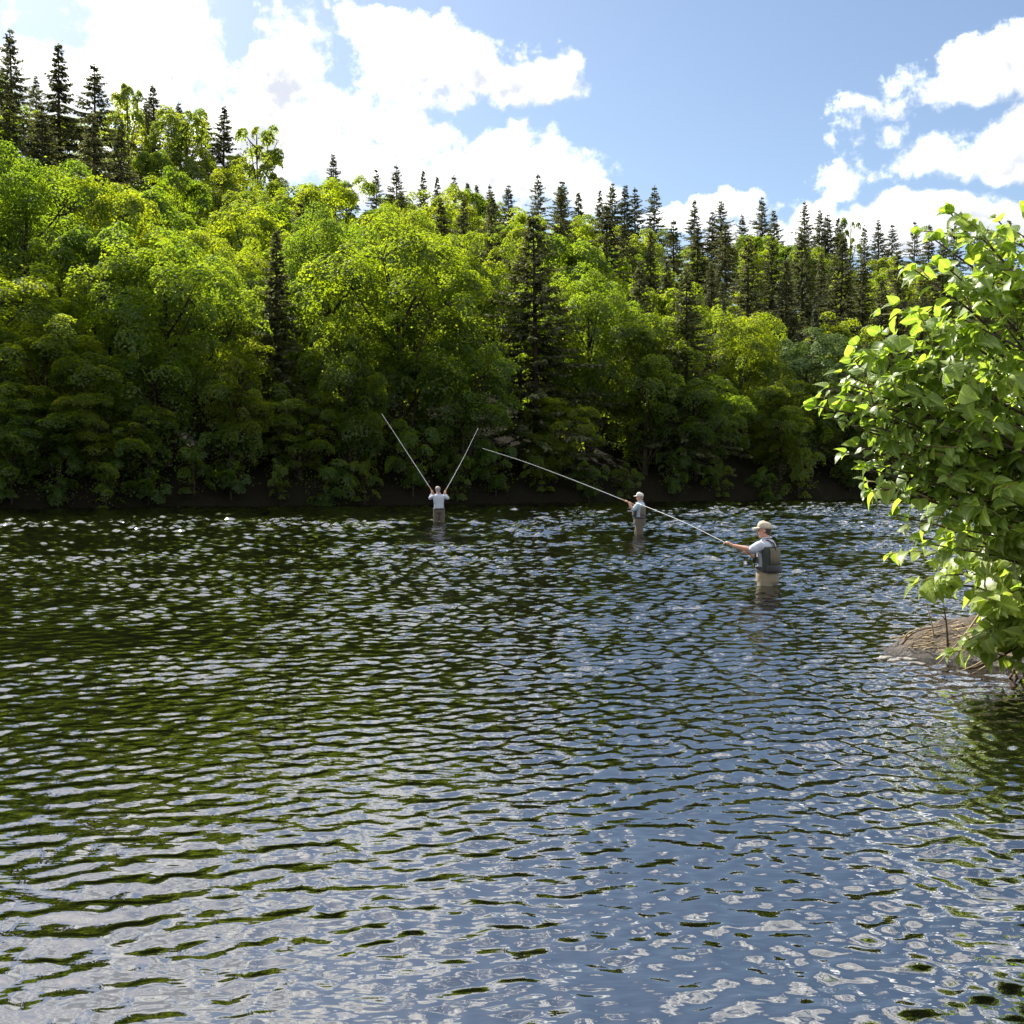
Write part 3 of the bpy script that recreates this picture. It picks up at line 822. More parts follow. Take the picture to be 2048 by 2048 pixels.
principled(T, out, Base_Color=T.ramp(n1, [(0.3, (0.14, 0.17, 0.035)), (0.6, (0.20, 0.14, 0.05)), (0.8, (0.20, 0.08, 0.03))]), Roughness=0.6)

def leaf_shape(seed, curl, fold, wide):
    """one ovate pointed leaf of unit length: petiole at the origin, blade along +Y, upper face +Z"""
    r = random.Random(seed)
    prof = [(0.0, 0.03), (0.05, 0.20), (0.16, 0.335), (0.32, 0.375), (0.50, 0.335), (0.68, 0.235), (0.84, 0.115), (0.94, 0.04), (1.0, 0.004)]
    V, A = [], []
    ang = 0.0; y = 0.0; z = 0.0; pt = 0.0
    for i, (t, wd) in enumerate(prof):
        dt = t - pt; pt = t
        ang = -curl * t + 0.10
        y += dt * math.cos(ang); z += dt * math.sin(ang)
        wob = 0.02 * math.sin(t * 17 + seed)
        for sx in (-1, 0, 1):
            w = wd * wide * sx
            V.append((w + (0.02 * math.sin(t * 5 + seed)), y, z + abs(w) * fold + wob * abs(sx)))
            A.append((sx * wd, t, 0))
    Fc = []
    for i in range(len(prof) - 1):
        for k in (0, 1):
            a = i * 3 + k
            Fc.append((a, a + 1, a + 4, a + 3))
    return np.array(V), np.array(Fc), np.array(A)
SHAPES = [leaf_shape(1, 0.5, 0.30, 1.0), leaf_shape(2, 0.9, 0.22, 0.92), leaf_shape(3, 0.25, 0.45, 1.05), leaf_shape(4, 1.2, 0.35, 0.9), leaf_shape(5, 0.7, 0.12, 1.1), leaf_shape(6, 1.5, 0.5, 0.95)]
def leaf_mesh(name, V, Q, A, mat, tint):
    me = np_mesh(name, V, Q, mat, smooth=True, tint=tint)
    at_ = me.attributes.new('along', 'FLOAT_VECTOR', 'POINT'); at_.data.foreach_set('vector', np.ascontiguousarray(A, dtype=np.float32).ravel())
    return me

def leaf_frame(pos, axis, up, scale):
    y = axis.normalized(); x = y.cross(up)
    if x.length < 1e-3: x = y.cross(Vector((1, 0, 0.2)))
    x.normalize(); z = x.cross(y)
    M = Matrix(((x.x, y.x, z.x, pos.x), (x.y, y.y, z.y, pos.y), (x.z, y.z, z.z, pos.z), (0, 0, 0, 1)))
    return M @ Matrix.Scale(scale, 4)

def make_shrub(name, label, cat, base, stems, mat, seed, lsize, sides=4, dense=1.0, k=1.0, facing=Vector((-0.70, 0.0, 0.80))):
    """stems: list of (tip px, tip py, tip depth, base dx, base dy)"""
    r = random.Random(seed); k_ = k
    root = empty(name, base)
    tag(root, label, cat)
    base = Vector(base)
    leaves = []
    tw = MB()
    def leafy(pts, n, size, t0):
        L = len(pts) - 1
        for i in range(n):
            t = t0 + (1 - t0) * (i + r.uniform(0, .6)) / n
            k = min(int(t * L), L - 1)
            p = pts[k].lerp(pts[k + 1], t * L - k)
            d = (pts[k + 1] - pts[k]).normalized()
            sd = d.cross(Vector((0, 0, 1)))
            if sd.length < 0.1: sd = Vector((1, 0, 0))
            sd = Matrix.Rotation(r.uniform(-0.9, 0.9), 3, d) @ sd.normalized()
            sg = 1 if i % 2 else -1
            ax = d * r.uniform(0.35, 0.9) + sd * sg * r.uniform(0.6, 1.1) + Vector((0, 0, r.uniform(-0.75, 0.1)))
            ax.normalize()
            pet = p + ax * size * 0.16
            tw.tube([p, pet], [0.0035 * k_, 0.0025 * k_], 4, roundcap=False)
            up = facing + Vector((r.gauss(0, .42), r.gauss(0, .42), r.gauss(0, .3)))
            s = size * r.uniform(0.62, 1.18) * (1.0 - 0.35 * max(0, t - 0.8) / 0.2)
            leaves.append((pet, ax, up, s))
        # end tuft
        for k in range(r.randint(2, 3)):
            d = (pts[-1] - pts[-2]).normalized() + Vector((r.gauss(0, .45), r.gauss(0, .45), r.gauss(0, .3)))
            leaves.append((pts[-1], d.normalized(), facing + Vector((r.gauss(0, .3), r.gauss(0, .3), 0)), size * r.uniform(0.45, 0.8)))
    for (px, py, Yd, bx, by) in stems:
        tip = at(px, py, Yd) - base
        b = Vector((bx, by, 0)); b.z = bank_z(base.x + bx, base.y + by) - base.z - 0.12
        Ls = (tip - b).length / k_
        Lr = Ls * k_
        mid = b.lerp(tip, 0.5) + Vector((0.12 * Lr * r.uniform(0.2, 1.0), r.uniform(-.08, .08) * Lr, 0.16 * Lr))
        pts = spline([b, b.lerp(mid, .5) + Vector((0, 0, 0.04 * Lr)), mid, mid.lerp(tip, .55) + Vector((0, 0, 0.03 * Lr)), tip], 16)
        st = MB()
        st.tube(pts, [k_ * (0.006 + (0.006 + 0.0035 * Ls) * (1 - i / 16)) for i in range(17)], 6)
        st.build('stem', m_stem, root)
        t0 = 0.30 if Ls > 1.5 else 0.12
        leafy(pts, int((6 + 3.2 * Ls) * dense), lsize, t0)
        ns = int(sides * (0.4 + 0.45 * Ls))
        for kk_ in range(ns):
            t = r.uniform(0.22, 0.95)
            i = int(t * 16)
            p = pts[i]; d = (pts[min(i + 1, 16)] - pts[i - 1]).normalized()
            o = Vector((r.gauss(-0.35, .6), r.gauss(-0.3, .6), r.uniform(-0.1, .6)))
            e = p + (d * 0.5 + o).normalized() * k_ * r.uniform(0.25, 0.6) * min(1.0, 0.5 + Ls * .2)
            q = spline([p, p.lerp(e, .5) + Vector((0, 0, 0.05 * k_)), e], 6)
            tw.tube(q, [k_ * (0.0075 - 0.0006 * j) for j in range(7)], 4, roundcap=False)
            leafy(q, r.randint(4, 7), lsize * r.uniform(.8, 1.05), 0.25)
    tw.build('twigs', m_twig, root)['kind'] = 'stuff'
    # the largest in view are leaves of their own, the rest one mass
    def screen(lf):
        p = lf[0] + base
        px = 1024 + F * p.x / p.y
        return (lf[3] / p.y if px < 2060 else 0)
    camv = Vector((0, 0, CAM_H))
    leaves.sort(key=lambda lf: (-screen(lf) * (1.4 if (lf[0] + base - camv).length < base.length + 0.2 else 1.0)))
    meshes = [leaf_mesh('leaf', V, Q, A, mat, np.full(len(Q), 0.15 * i)) for i, (V, Q, A) in enumerate(SHAPES)]
    for lf in leaves[:300]:
        o = link('leaf', meshes[r.randrange(len(meshes))], root)
        o.matrix_local = leaf_frame(*lf)
    Vs, Qs, As, Ts = [], [], [], []; n = 0
    for lf in leaves[300:]:
        V, Q, A = SHAPES[r.randrange(len(SHAPES))]
        M = np.array(leaf_frame(*lf))
        Vs.append(V @ M[:3, :3].T + M[:3, 3]); Qs.append(Q + n); As.append(A); Ts.append(np.full(len(Q), r.random())); n += len(V)
    if Vs:
        o = link('foliage', leaf_mesh('foliage', np.concatenate(Vs), np.concatenate(Qs), np.concatenate(As), mat, np.concatenate(Ts)), root)
        o['kind'] = 'stuff'
    print(name, 'leaves', len(leaves))
    return root

rb = random.Random(8)
# tall shrub: arching stems reach up and out over the river
tips = [(1900, 425, 8.7), (1940, 450, 8.5), (1990, 435, 9.0), (2035, 465, 8.6), (1870, 480, 8.8), (1715, 690, 8.3), (1750, 715, 8.2), (1665, 835, 8.2), (1715, 890, 8.1), (1690, 905, 8.0), (1750, 930, 8.0), (1790, 700, 8.2), (1700, 770, 8.2), (1780, 830, 8.0), (1830, 540, 8.6), (1900, 540, 8.3), (1970, 520, 8.4), (2030, 560, 8.2),
        (1795, 610, 8.5), (1775, 670, 8.4), (1850, 640, 8.2), (1930, 640, 8.1), (2010, 650, 8.1), (1715, 730, 8.4), (1655, 775, 8.3), (1632, 812, 8.2), (1690, 800, 8.1), (1760, 760, 8.1),
        (1830, 740, 8.0), (1910, 740, 7.9), (1990, 740, 7.9), (1745, 850, 8.1), (1730, 935, 8.0), (1760, 975, 7.9), (1800, 880, 7.9), (1870, 850, 7.8), (1950, 840, 7.8), (2030, 850, 7.8),
        (1795, 1030, 8.2), (1850, 960, 8.0), (1845, 1075, 8.5), (1930, 950, 8.1), (1805, 820, 8.4), (2080, 420, 8.8), (2110, 520, 8.6), (2100, 640, 8.4), (2090, 760, 8.2), (2120, 880, 8.0), (2180, 600, 8.8), (2200, 760, 8.6),
        (1960, 590, 8.9), (1880, 700, 9.0), (1990, 480, 9.3), (1830, 800, 9.1), (1950, 780, 9.0), (2040, 700, 9.0),
        (1900, 1010, 7.9), (1960, 960, 7.8), (2030, 980, 7.7), (1870, 1090, 8.0), (1930, 1060, 7.8), (1990, 1050, 7.7), (2050, 1070, 7.6), (2090, 1000, 7.8), (1700, 850, 8.2), (1770, 900, 8.2), (1680, 745, 8.4)]
K = 0.57
make_shrub('leafy_shrub', 'tall arching green shrub leaning over the river from the near bank', 'shrub', (3.35, 4.95, bank_z(3.35, 4.95)),
           [(px, py, d * K, rb.uniform(-.12, .35), rb.uniform(-.3, .3)) for (px, py, d) in tips], m_leaf_hi, 40, 0.188 * K, sides=3.8, dense=1.15, k=K)
tips = [(1872, 1172, 8.2), (1890, 1150, 8.0), (1950, 1130, 7.8), (2010, 1140, 7.7), (1870, 1120, 8.3), (1960, 1100, 8.2), (2040, 1100, 8.0),
        (1960, 1210, 7.9), (2030, 1220, 7.7), (1935, 1280, 8.15), (1990, 1280, 7.95), (2050, 1270, 7.8), (2110, 1130, 7.8), (2110, 1250, 7.8), (1975, 1180, 8.3), (2060, 1180, 7.9), (2020, 1260, 8.2), (1955, 1260, 8.3), (1990, 1322, 7.95), (2050, 1328, 7.8), (2090, 1310, 7.8)]
make_shrub('low_shrub', 'lower pale yellow-green shrub hanging to the waterline below the tall shrub', 'shrub', (4.85, 8.9, bank_z(4.85, 8.9)),
           [(px, py, d, rb.uniform(-.25, .5), rb.uniform(-.15, .15)) for (px, py, d) in tips], m_leaf_lo, 41, 0.195, sides=7, dense=1.5)

# ------------------------------------------------------------------ litter of the bank
m_straw = cloth_mat('dry straw', (0.36, 0.27, 0.15), 0.8, 0.3, 30)
m_stick = cloth_mat('brown stick', (0.10, 0.060, 0.038), 0.85, 0.3, 30)
m_blade = leaf_mat('grass blades', (0.10, 0.14, 0.03), (0.16, 0.19, 0.04), (0.24, 0.24, 0.06), (1.5, 1.4, .8), 0.4)
def stalk(name, label, pts, r0, mat, cat='stalk', side=None):
    P = [at(*p) for p in pts]
    b = P[0].copy()
    root = empty(name, b); tag(root, label, cat, 'stalks on the near bank')
    q = spline([p - b for p in P], 10)
    m = MB(); m.tube(q, [r0 * (1.1 - 0.07 * i) for i in range(11)], 6)
    m.build('shaft', mat, root)
    if side:
        m = MB()
        for (i, d) in side:
            e = q[i] + Vector(d)
            m.tube([q[i], q[i].lerp(e, .5) + Vector((0, 0, .01)), e], [r0 * .6, r0 * .5, r0 * .25], 5)
        m.build('side_shoot', mat, root)
    return root
stalk('dry_stem', 'upright brown broken stem rising from the bank soil', [(1896, 1300, 9.0), (1893, 1250, 8.98), (1887, 1210, 8.95)], 0.011, m_stick, 'stem', [(6, (-.05, 0, .05))])
stalk('dry_stem', 'long pale stem slanting from the leaves into the water', [(1968, 1215, 8.6), (1925, 1275, 8.55), (1876, 1328, 8.62)], 0.009, m_straw, 'stem')
stalk('dry_stem', 'thin olive stem standing at the spit\'s upper edge', [(1868, 1275, 9.2), (1862, 1240, 9.2), (1852, 1205, 9.2)], 0.008, m_straw, 'stem', [(5, (-.03, 0, .04))])
stalk('arching_blade', 'arched yellow-green grass blade at the spit\'s tip', [(1806, 1290, 9.55), (1815, 1268, 9.5), (1845, 1256, 9.45), (1890, 1252, 9.4)], 0.008, m_straw, 'grass')
stalk('arching_blade', 'dark bent twig lying along the top of the spit', [(1800, 1292, 9.5), (1830, 1264, 9.5), (1880, 1252, 9.4), (1915, 1240, 9.3)], 0.008, m_stick, 'twig')
stalk('dry_stem', 'pale straw stem hanging over the water under the lowest leaves', [(2010, 1290, 8.3), (1960, 1325, 8.3), (1914, 1345, 8.35)], 0.008, m_straw, 'stem')
stalk('dry_stem', 'lower of two parallel straw stems beside the waterline', [(2020, 1300, 8.25), (1975, 1330, 8.25), (1945, 1347, 8.3)], 0.008, m_straw, 'stem')
stalk('root', 'dark wet root dipping into the river at the right edge', [(2025, 1320, 8.35), (2030, 1350, 8.2), (2033, 1385, 8.1)], 0.022, m_stick, 'root', [(5, (.06, -.02, -.12)), (4, (-.08, 0, -.12))])
stalk('root', 'curved brown root across the foot of the bank', [(1985, 1318, 8.45), (1950, 1335, 8.4), (1915, 1335, 8.45)], 0.014, m_stick, 'root')
# thin straw lying on the soil: too many to count
m = MB(); rr = random.Random(4)
for i in range(360):
    x = rr.uniform(3.6, 5.2); y = rr.uniform(8.7, 10.2)
    if float(bank_in(x, y)) < 0.04: continue
    a = rr.gauss(-0.5, 0.7); L = rr.uniform(.05, .22)
    z = bank_z(x, y) + rr.uniform(0.0, 0.05)
    p0 = Vector((x, y, z)); p1 = p0 + Vector((math.cos(a) * L, math.sin(a) * L, rr.uniform(-.02, .05)))
    m.tube([p0, p0.lerp(p1, .5) + Vector((0, 0, .012)), p1], [.0035, .0045, .0025], 4, roundcap=False)
tag(m.build('straw_litter', m_straw), 'dry straw scattered over the brown spit', 'straw', kind='stuff')
m_stone, T, out = new_mat('pale stone')
co = T.n('ShaderNodeTexCoord').outputs['Object']
n1 = T.noise(co, 14, 6, 0.65).outputs['Fac']
p = principled(T, out, Base_Color=T.ramp(n1, [(0.3, (0.10, 0.085, 0.075)), (0.7, (0.36, 0.33, 0.30))]), Roughness=0.7)
for i, (px, py, s, lb) in enumerate([(1772, 1318, .075, 'pale stone breaking the water at the outermost end of the spit'), (1790, 1322, .06, 'small pale wet stone just inside the outermost stone'),
                                     (1812, 1322, .085, 'flat grey stone washed by water before the spit'), (1835, 1330, .07, 'pale flat stone nearest the slanting stem\'s foot')]):
    Yd = 1.65 * F / (py - 957)
    c = at(px, py, Yd)
    m = MB(); rr = random.Random(i + 50)
    m.ell((0, 0, 0), (s, s * .7, s * .30), 16, 10)
    V = [Vector(v) for v in m.V]
    m.V = [tuple(v * (1 + 0.30 * math.sin(v.x * 45 + 2 * i) * math.cos(v.y * 57 + 3 * i) + 0.16 * math.sin(v.z * 130 + v.x * 70 + v.y * 50 + i))) for v in V]
    o = m.build('stone', m_stone); o.location = (c.x, c.y, -0.002)
    tag(o, lb, 'stone', 'stones at the tip of the near bank')
# ------------------------------------------------------------------ anglers
def skin_mat(name, c):
    m, T, out = new_mat(name)
    co = T.n('ShaderNodeTexCoord').outputs['Object']
    n1 = T.noise(co, 22, 4, 0.6).outputs['Fac']
    cc = T.ramp(n1, [(0.3, tuple(x * 0.85 for x in c)), (0.7, (min(1, c[0] * 1.1), c[1] * 1.05, c[2] * 1.05))])
    p = principled(T, out, Base_Color=cc, Roughness=0.5)
    p.inputs['Subsurface Weight'].default_value = 0.0
    return m
m_skin = skin_mat('skin', (0.52, 0.27, 0.18))
m_hair = cloth_mat('short dark hair', (0.045, 0.030, 0.022), 0.7, 0.4, 90)
m_grey = cloth_mat('grey hair', (0.30, 0.28, 0.26), 0.7, 0.3, 90)
m_shirt = cloth_mat('pale grey shirt', (0.44, 0.46, 0.52), 0.9, 0.08, 30)
m_shirt2 = cloth_mat('pale blue shirt', (0.40, 0.47, 0.52), 0.9, 0.08, 30)
m_wader = cloth_mat('tan waders', (0.27, 0.22, 0.14), 0.8, 0.15, 30)
m_wader2 = cloth_mat('brown waders', (0.105, 0.085, 0.060), 0.8, 0.15, 30)
m_vest = cloth_mat('dark olive vest', (0.032, 0.036, 0.028), 0.85, 0.15, 50)
m_panel = cloth_mat('tan vest panel', (0.135, 0.115, 0.078), 0.85, 0.12, 50)
m_black = cloth_mat('black webbing', (0.018, 0.018, 0.020), 0.6, 0.2, 50)
m_cap = cloth_mat('beige cap', (0.50, 0.43, 0.32), 0.85, 0.1, 50)
m_cap2 = cloth_mat('white cap', (0.62, 0.58, 0.52), 0.85, 0.1, 50)
m_grip = cloth_mat('cork grip', (0.42, 0.28, 0.16), 0.8, 0.2, 80)
m_eye = cloth_mat('eye', (0.02, 0.015, 0.012), 0.3, 0.1, 50)
m_lip = cloth_mat('lips', (0.36, 0.13, 0.10), 0.6, 0.1, 50)
def metal_mat(name, c, rough, metal):
    m, T, out = new_mat(name)
    co = T.n('ShaderNodeTexCoord').outputs['Object']
    n1 = T.noise(co, 40, 3, 0.5).outputs['Fac']
    principled(T, out, Base_Color=T.ramp(n1, [(0.3, tuple(x * .85 for x in c)), (0.7, c)]), Roughness=rough, Metallic=metal)
    return m
m_rod = metal_mat('pale rod varnish', (0.82, 0.82, 0.80), 0.3, 0.0)
m_reel = metal_mat('black reel', (0.02, 0.02, 0.022), 0.35, 0.3)
m_steel = metal_mat('bright steel', (0.75, 0.75, 0.76), 0.25, 1.0)

def hand(mb, wrist, grip, axis, flip=1, s=1.0):
    """palm, four fingers curled round the axis at grip, thumb from the side of the palm"""
    W_, G, A = Vector(wrist), Vector(grip), Vector(axis).normalized()
    back = (W_ - G); back -= A * back.dot(A)
    if back.length < 1e-4: back = Vector((0, 0, -1))
    back.normalize()
    side = A.cross(back) * flip
    palm_c = G + back * 0.034 * s + side * 0.006
    mb.tube([W_, W_.lerp(palm_c, 0.6), palm_c], [0.027 * s, 0.030 * s, 0.033 * s], 10, 0.72)
    for i in range(4):                                   # palm is a fan of four short bones
        o = A * (0.027 - 0.018 * i) * s
        mb.tube([W_.lerp(G, 0.35), palm_c + o], [0.016 * s, 0.0135 * s], 8)
    lens = (0.92, 1.0, 0.95, 0.80)
    for i in range(4):
        o = A * (0.029 - 0.0195 * i) * s
        pts = []
        for k, ang in enumerate((0, 55, 110, 165, 215)):
            a = math.radians(ang * lens[i])
            rr = (0.030 - 0.003 * k / 4) * s
            pts.append(G + o + (back * math.cos(a) + side * math.sin(a)) * rr)
        mb.tube(pts, [0.0098 * s, 0.0095 * s, 0.0090 * s, 0.0085 * s, 0.0076 * s], 8)
    tb = palm_c + A * 0.030 * s - side * 0.012 * s
    pts = [tb, G + A * 0.046 * s - side * 0.026 * s + back * 0.012 * s, G + A * 0.056 * s - side * 0.020 * s - back * 0.016 * s, G + A * 0.056 * s + side * 0.004 * s - back * 0.027 * s]
    mb.tube(pts, [0.0135 * s, 0.0115 * s, 0.0105 * s, 0.0085 * s], 8)

def head(mb, c, yaw, pitch):
    M = Matrix.Rotation(yaw, 3, 'Z') @ Matrix.Rotation(pitch, 3, 'X')
    c = Vector(c)
    def at_(x, y, z): return c + M @ Vector((x, y, z))
    mb.ell(at_(0, -0.008, 0.03), (0.077, 0.095, 0.095), 16, 11, M)       # skull
    mb.ell(at_(0, 0.022, -0.035), (0.062, 0.076, 0.085), 14, 9, M)       # face and jaw
    mb.ell(at_(0, 0.066, -0.090), (0.030, 0.026, 0.026), 10, 7, M)       # chin
    mb.tube([at_(0, 0.086, 0.022), at_(0, 0.106, -0.012), at_(0, 0.118, -0.024)], [0.011, 0.014, 0.015], 8)   # nose
    mb.tube([at_(-0.045, 0.072, 0.036), at_(0, 0.088, 0.038), at_(0.045, 0.072, 0.036)], [0.012, 0.014, 0.012], 8)  # brow
    for sx in (-1, 1):
        mb.ell(at_(sx * 0.079, -0.008, -0.005), (0.011, 0.022, 0.034), 8, 7, M)   # ears
        mb.ell(at_(sx * 0.042, 0.064, -0.030), (0.024, 0.022, 0.022), 8, 7, M)    # cheeks
    return at_, M

def make_person(label, loc, heading, bed, spec, mats, voxel):
    """loc: x, y of the feet; heading: direction faced (x, y)"""
    fx, fy = heading
    rz = math.atan2(-fx, fy)
    root = empty('person', (loc[0], loc[1], bed), rz)
    wk = spec.get('wide', 1.12)
    tag(root, label, 'angler', 'anglers wading in the river')
    inv = Matrix.Rotation(-rz, 3, 'Z')
    def L(v): return inv @ Vector(v)                       # world offset from the feet to local
    S = spec
    ln = S.get('lean', (0, 0))
    def lean(z): t = max(0, z - 0.95); return (ln[0] * t, ln[1] * t)
    torso = [(0.84, .155, .115), (0.95, .168, .120), (1.05, .155, .112), (1.15, .158, .115), (1.28, .175, .122), (1.38, .185, .122), (1.45, .165, .108), (1.50, .115, .085), (1.54, .066, .064)]
    rowsT = [(z, *lean(z), rx, ry) for z, rx, ry in torso]
    nb = lean(1.5)
    hc = Vector((nb[0] + S.get('head', (0, 0.03))[0], nb[1] + S.get('head', (0, 0.03))[1], 1.665))
    body = MB()
    body.loft(rowsT, 18)
    body.tube([(nb[0], nb[1] - .01, 1.47), (nb[0], nb[1], 1.53), (hc.x, hc.y - .012, 1.62)], [0.064, 0.058, 0.056], 12)
    hat, HM = head(body, hc, S.get('yaw', 0), S.get('pitch', 0))
    arms = []
    for sgn, key in ((-1, 'l'), (1, 'r')):
        sh = Vector((sgn * 0.185 + lean(1.44)[0], lean(1.44)[1] + S.get(key + 'sh', 0.0), 1.435))
        wr = L(S[key + 'wrist']); gr = L(S[key + 'grip']); ax = inv @ Vector(S[key + 'axis'])
        el = L(S[key + 'elbow'])
        body.tube([sh, sh.lerp(el, .5), el], [0.062, 0.052, 0.043], 10)
        body.tube([el, el.lerp(wr, .35), wr], [0.043, 0.042, 0.027], 10)
        hand(body, wr, gr, ax, S.get(key + 'flip', 1))
        arms.append((sh, el, wr))
    legs = []
    for sgn in (-1, 1):
        hip = Vector((sgn * 0.092, 0, 0.90)); kn = Vector((sgn * 0.115, 0.03 + S.get('step', 0) * sgn, 0.50)); an = Vector((sgn * 0.13, -0.02 + S.get('step', 0) * sgn * 1.6, 0.09))
        body.tube([hip, kn, an], [0.085, 0.058, 0.042], 10)
        body.tube([an + Vector((0, -.05, -.04)), an + Vector((0, 0.05, -.045)), an + Vector((0.01 * sgn, 0.15, -.06))], [.042, .042, .03], 8)
        legs.append((hip, kn, an))
    ob = body.build('body', mats['skin'], root, remesh=voxel, relax=1)
    # face
    for sx in (-1, 1):
        e = MB(); e.ell(hat(sx * 0.030, 0.078, 0.010), (0.012, 0.008, 0.008), 8, 6, HM); e.build('eye', m_eye, ob)
    e = MB(); e.tube([hat(-.022, .087, -.058), hat(0, .097, -.057), hat(.022, .087, -.058)], [.005, .008, .005], 6); e.build('mouth', m_lip, ob)
    # shirt
    sh_ = MB()
    z0 = S.get('shirt_z', 1.0)
    sh_.loft([(z0, *lean(z0), .182, .142), (1.08, *lean(1.08), .186, .146)] + [(z, lean(z)[0], lean(z)[1], rx * 1.09 + .012, ry * 1.10 + .014) for z, rx, ry in torso[3:8]] + [(1.535, *lean(1.53), .074, .072)], 22)
    for (sh, el, wr) in arms:
        cuff = el.lerp(wr, S.get('cuff', 0.05))
        pts = [sh + Vector((0, 0, -.005)), sh.lerp(el, .33), sh.lerp(el, .7), el, cuff] if S.get('cuff', 0.05) > 0.1 else [sh + Vector((0, 0, -.005)), sh.lerp(el, .35), sh.lerp(el, .7), sh.lerp(el, 0.98)]
        rr = [0.082, 0.074, 0.070, 0.064, 0.054] if len(pts) == 5 else [0.084, 0.078, 0.074, 0.070]
        sh_.tube(pts, rr, 12)
    so = sh_.build('shirt', mats['shirt'], root, remesh=voxel * 1.25, relax=2)
    cl = MB()
    cl.tube([(nb[0] + .078 * math.cos(a), nb[1] + .072 * math.sin(a), 1.545 + .012 * (a > 3.14)) for a in np.linspace(0.9, 2 * math.pi + 0.3, 14)], .013, 8)
    cl.build('collar', mats['shirt'], so)
    # waders
    wd = MB()
    wd.loft([(0.80, 0, 0, .165, .135), (0.88, 0, 0, .190 * wk, .155 * wk), (0.97, 0, 0, .192 * wk, .158 * wk), (1.03, *lean(1.03), .182 * wk, .150 * wk), (S.get('wader_z', 1.06), *lean(1.06), .178 * wk, .148 * wk)], 22)
    for (hip, kn, an) in legs:
        wd.tube([hip, hip.lerp(kn, .5), kn, an], [0.126, 0.116, 0.098, 0.088], 12)
        wd.tube([an + Vector((0, -.06, -.05)), an + Vector((0, 0.16, -.055))], [.055, .048], 8)
    wo = wd.build('waders', mats['wader'], root, remesh=voxel * 1.25, relax=2)
    bt = MB()
    zb = S.get('belt_z', 1.05); hb = S.get('belt_h', 0.022)
    bt.loft([(zb - hb, *lean(zb), .196 * wk, .163 * wk), (zb - hb * .9, *lean(zb), .200 * wk, .167 * wk), (zb + hb * .9, *lean(zb), .200 * wk, .167 * wk), (zb + hb, *lean(zb), .194 * wk, .160 * wk)], 26)
    bo = bt.build('belt', m_black, root)
    bk = MB(); bk.box((lean(zb)[0], lean(zb)[1] + .168 * wk, zb), (.026, .009, hb * 1.1)); bk.build('buckle', m_steel, bo)
    # hair and cap
    hr = MB()
    hr.ell(hat(0, -0.026, 0.030), (0.084, 0.086, 0.096), 16, 11, HM)
    hr.ell(hat(0, -0.052, -0.035), (0.062, 0.046, 0.052), 12, 9, HM)
    hr.build('hair', mats['hair'], ob, remesh=0.010, relax=2)
    cp = MB()
    rings = []
    seg = 20
    for (z, k) in ((0.030, 1.0), (0.060, 1.0), (0.095, 0.93), (0.122, 0.74), (0.138, 0.45), (0.143, 0.12)):
        rings.append([hat(0.093 * k * math.cos(2 * math.pi * j / seg), -0.006 + 0.112 * k * math.sin(2 * math.pi * j / seg), z + 0.012 * math.sin(2 * math.pi * j / seg)) for j in range(seg)])
    cp.ringloft(rings)
    if S.get('cap', True):
        co_ = cp.build('cap', mats['cap'], root)
        bm = MB(); top, bot = [], []
        for j in range(13):
            a = math.pi * (0.10 + 0.80 * j / 12)
            x, y = math.cos(a), math.sin(a)
            top.append((x, y))
        ringi = [hat(0.088 * x, -0.004 + 0.104 * y, 0.046 + 0.010 * y) for x, y in top]
        ringo = [hat(0.086 * x, 0.020 + 0.172 * y, 0.050 - 0.016 * y - 0.018 * abs(x) ** 2) for x, y in top]
        n = len(top); b0 = len(bm.V)
        up = HM @ Vector((0, 0, 0.007))
        bm.V = [tuple(v) for v in ringi + ringo] + [tuple(v + up) for v in ringi + ringo]
        for j in range(n - 1):
            bm.Fc += [(j, j + 1, n + j + 1, n + j), (2 * n + j + 1, 2 * n + j, 3 * n + j, 3 * n + j + 1), (n + j, n + j + 1, 3 * n + j + 1, 3 * n + j), (j + 1, j, 2 * n + j, 2 * n + j + 1)]
        bm.Fc += [(0, n, 3 * n, 2 * n), (n - 1, 3 * n - 1, 4 * n - 1, 2 * n - 1)]
        bm.build('brim', mats['cap'], co_)
        bn = MB(); bn.ell(hat(0, -0.006, 0.146), (.010, .010, .006), 8, 5, HM); bn.build('button', mats['cap'], co_)
    return root, lean, so

def shell(mb, rows, a0, a1, th, seg=16):
    """part of a lofted tube with thickness; rows of (z, cx, cy, rx, ry); angles in degrees, 90 = forward"""
    rings = []
    for (z, cx, cy, rx, ry) in rows:
        aa = [math.radians(a0 + (a1 - a0) * j / seg) for j in range(seg + 1)]
        o = [Vector((cx + (rx + th) * math.cos(a), cy + (ry + th) * math.sin(a), z)) for a in aa]
        i = [Vector((cx + rx * math.cos(a), cy + ry * math.sin(a), z)) for a in reversed(aa)]
        rings.append(o + i)
    mb.ringloft(rings)

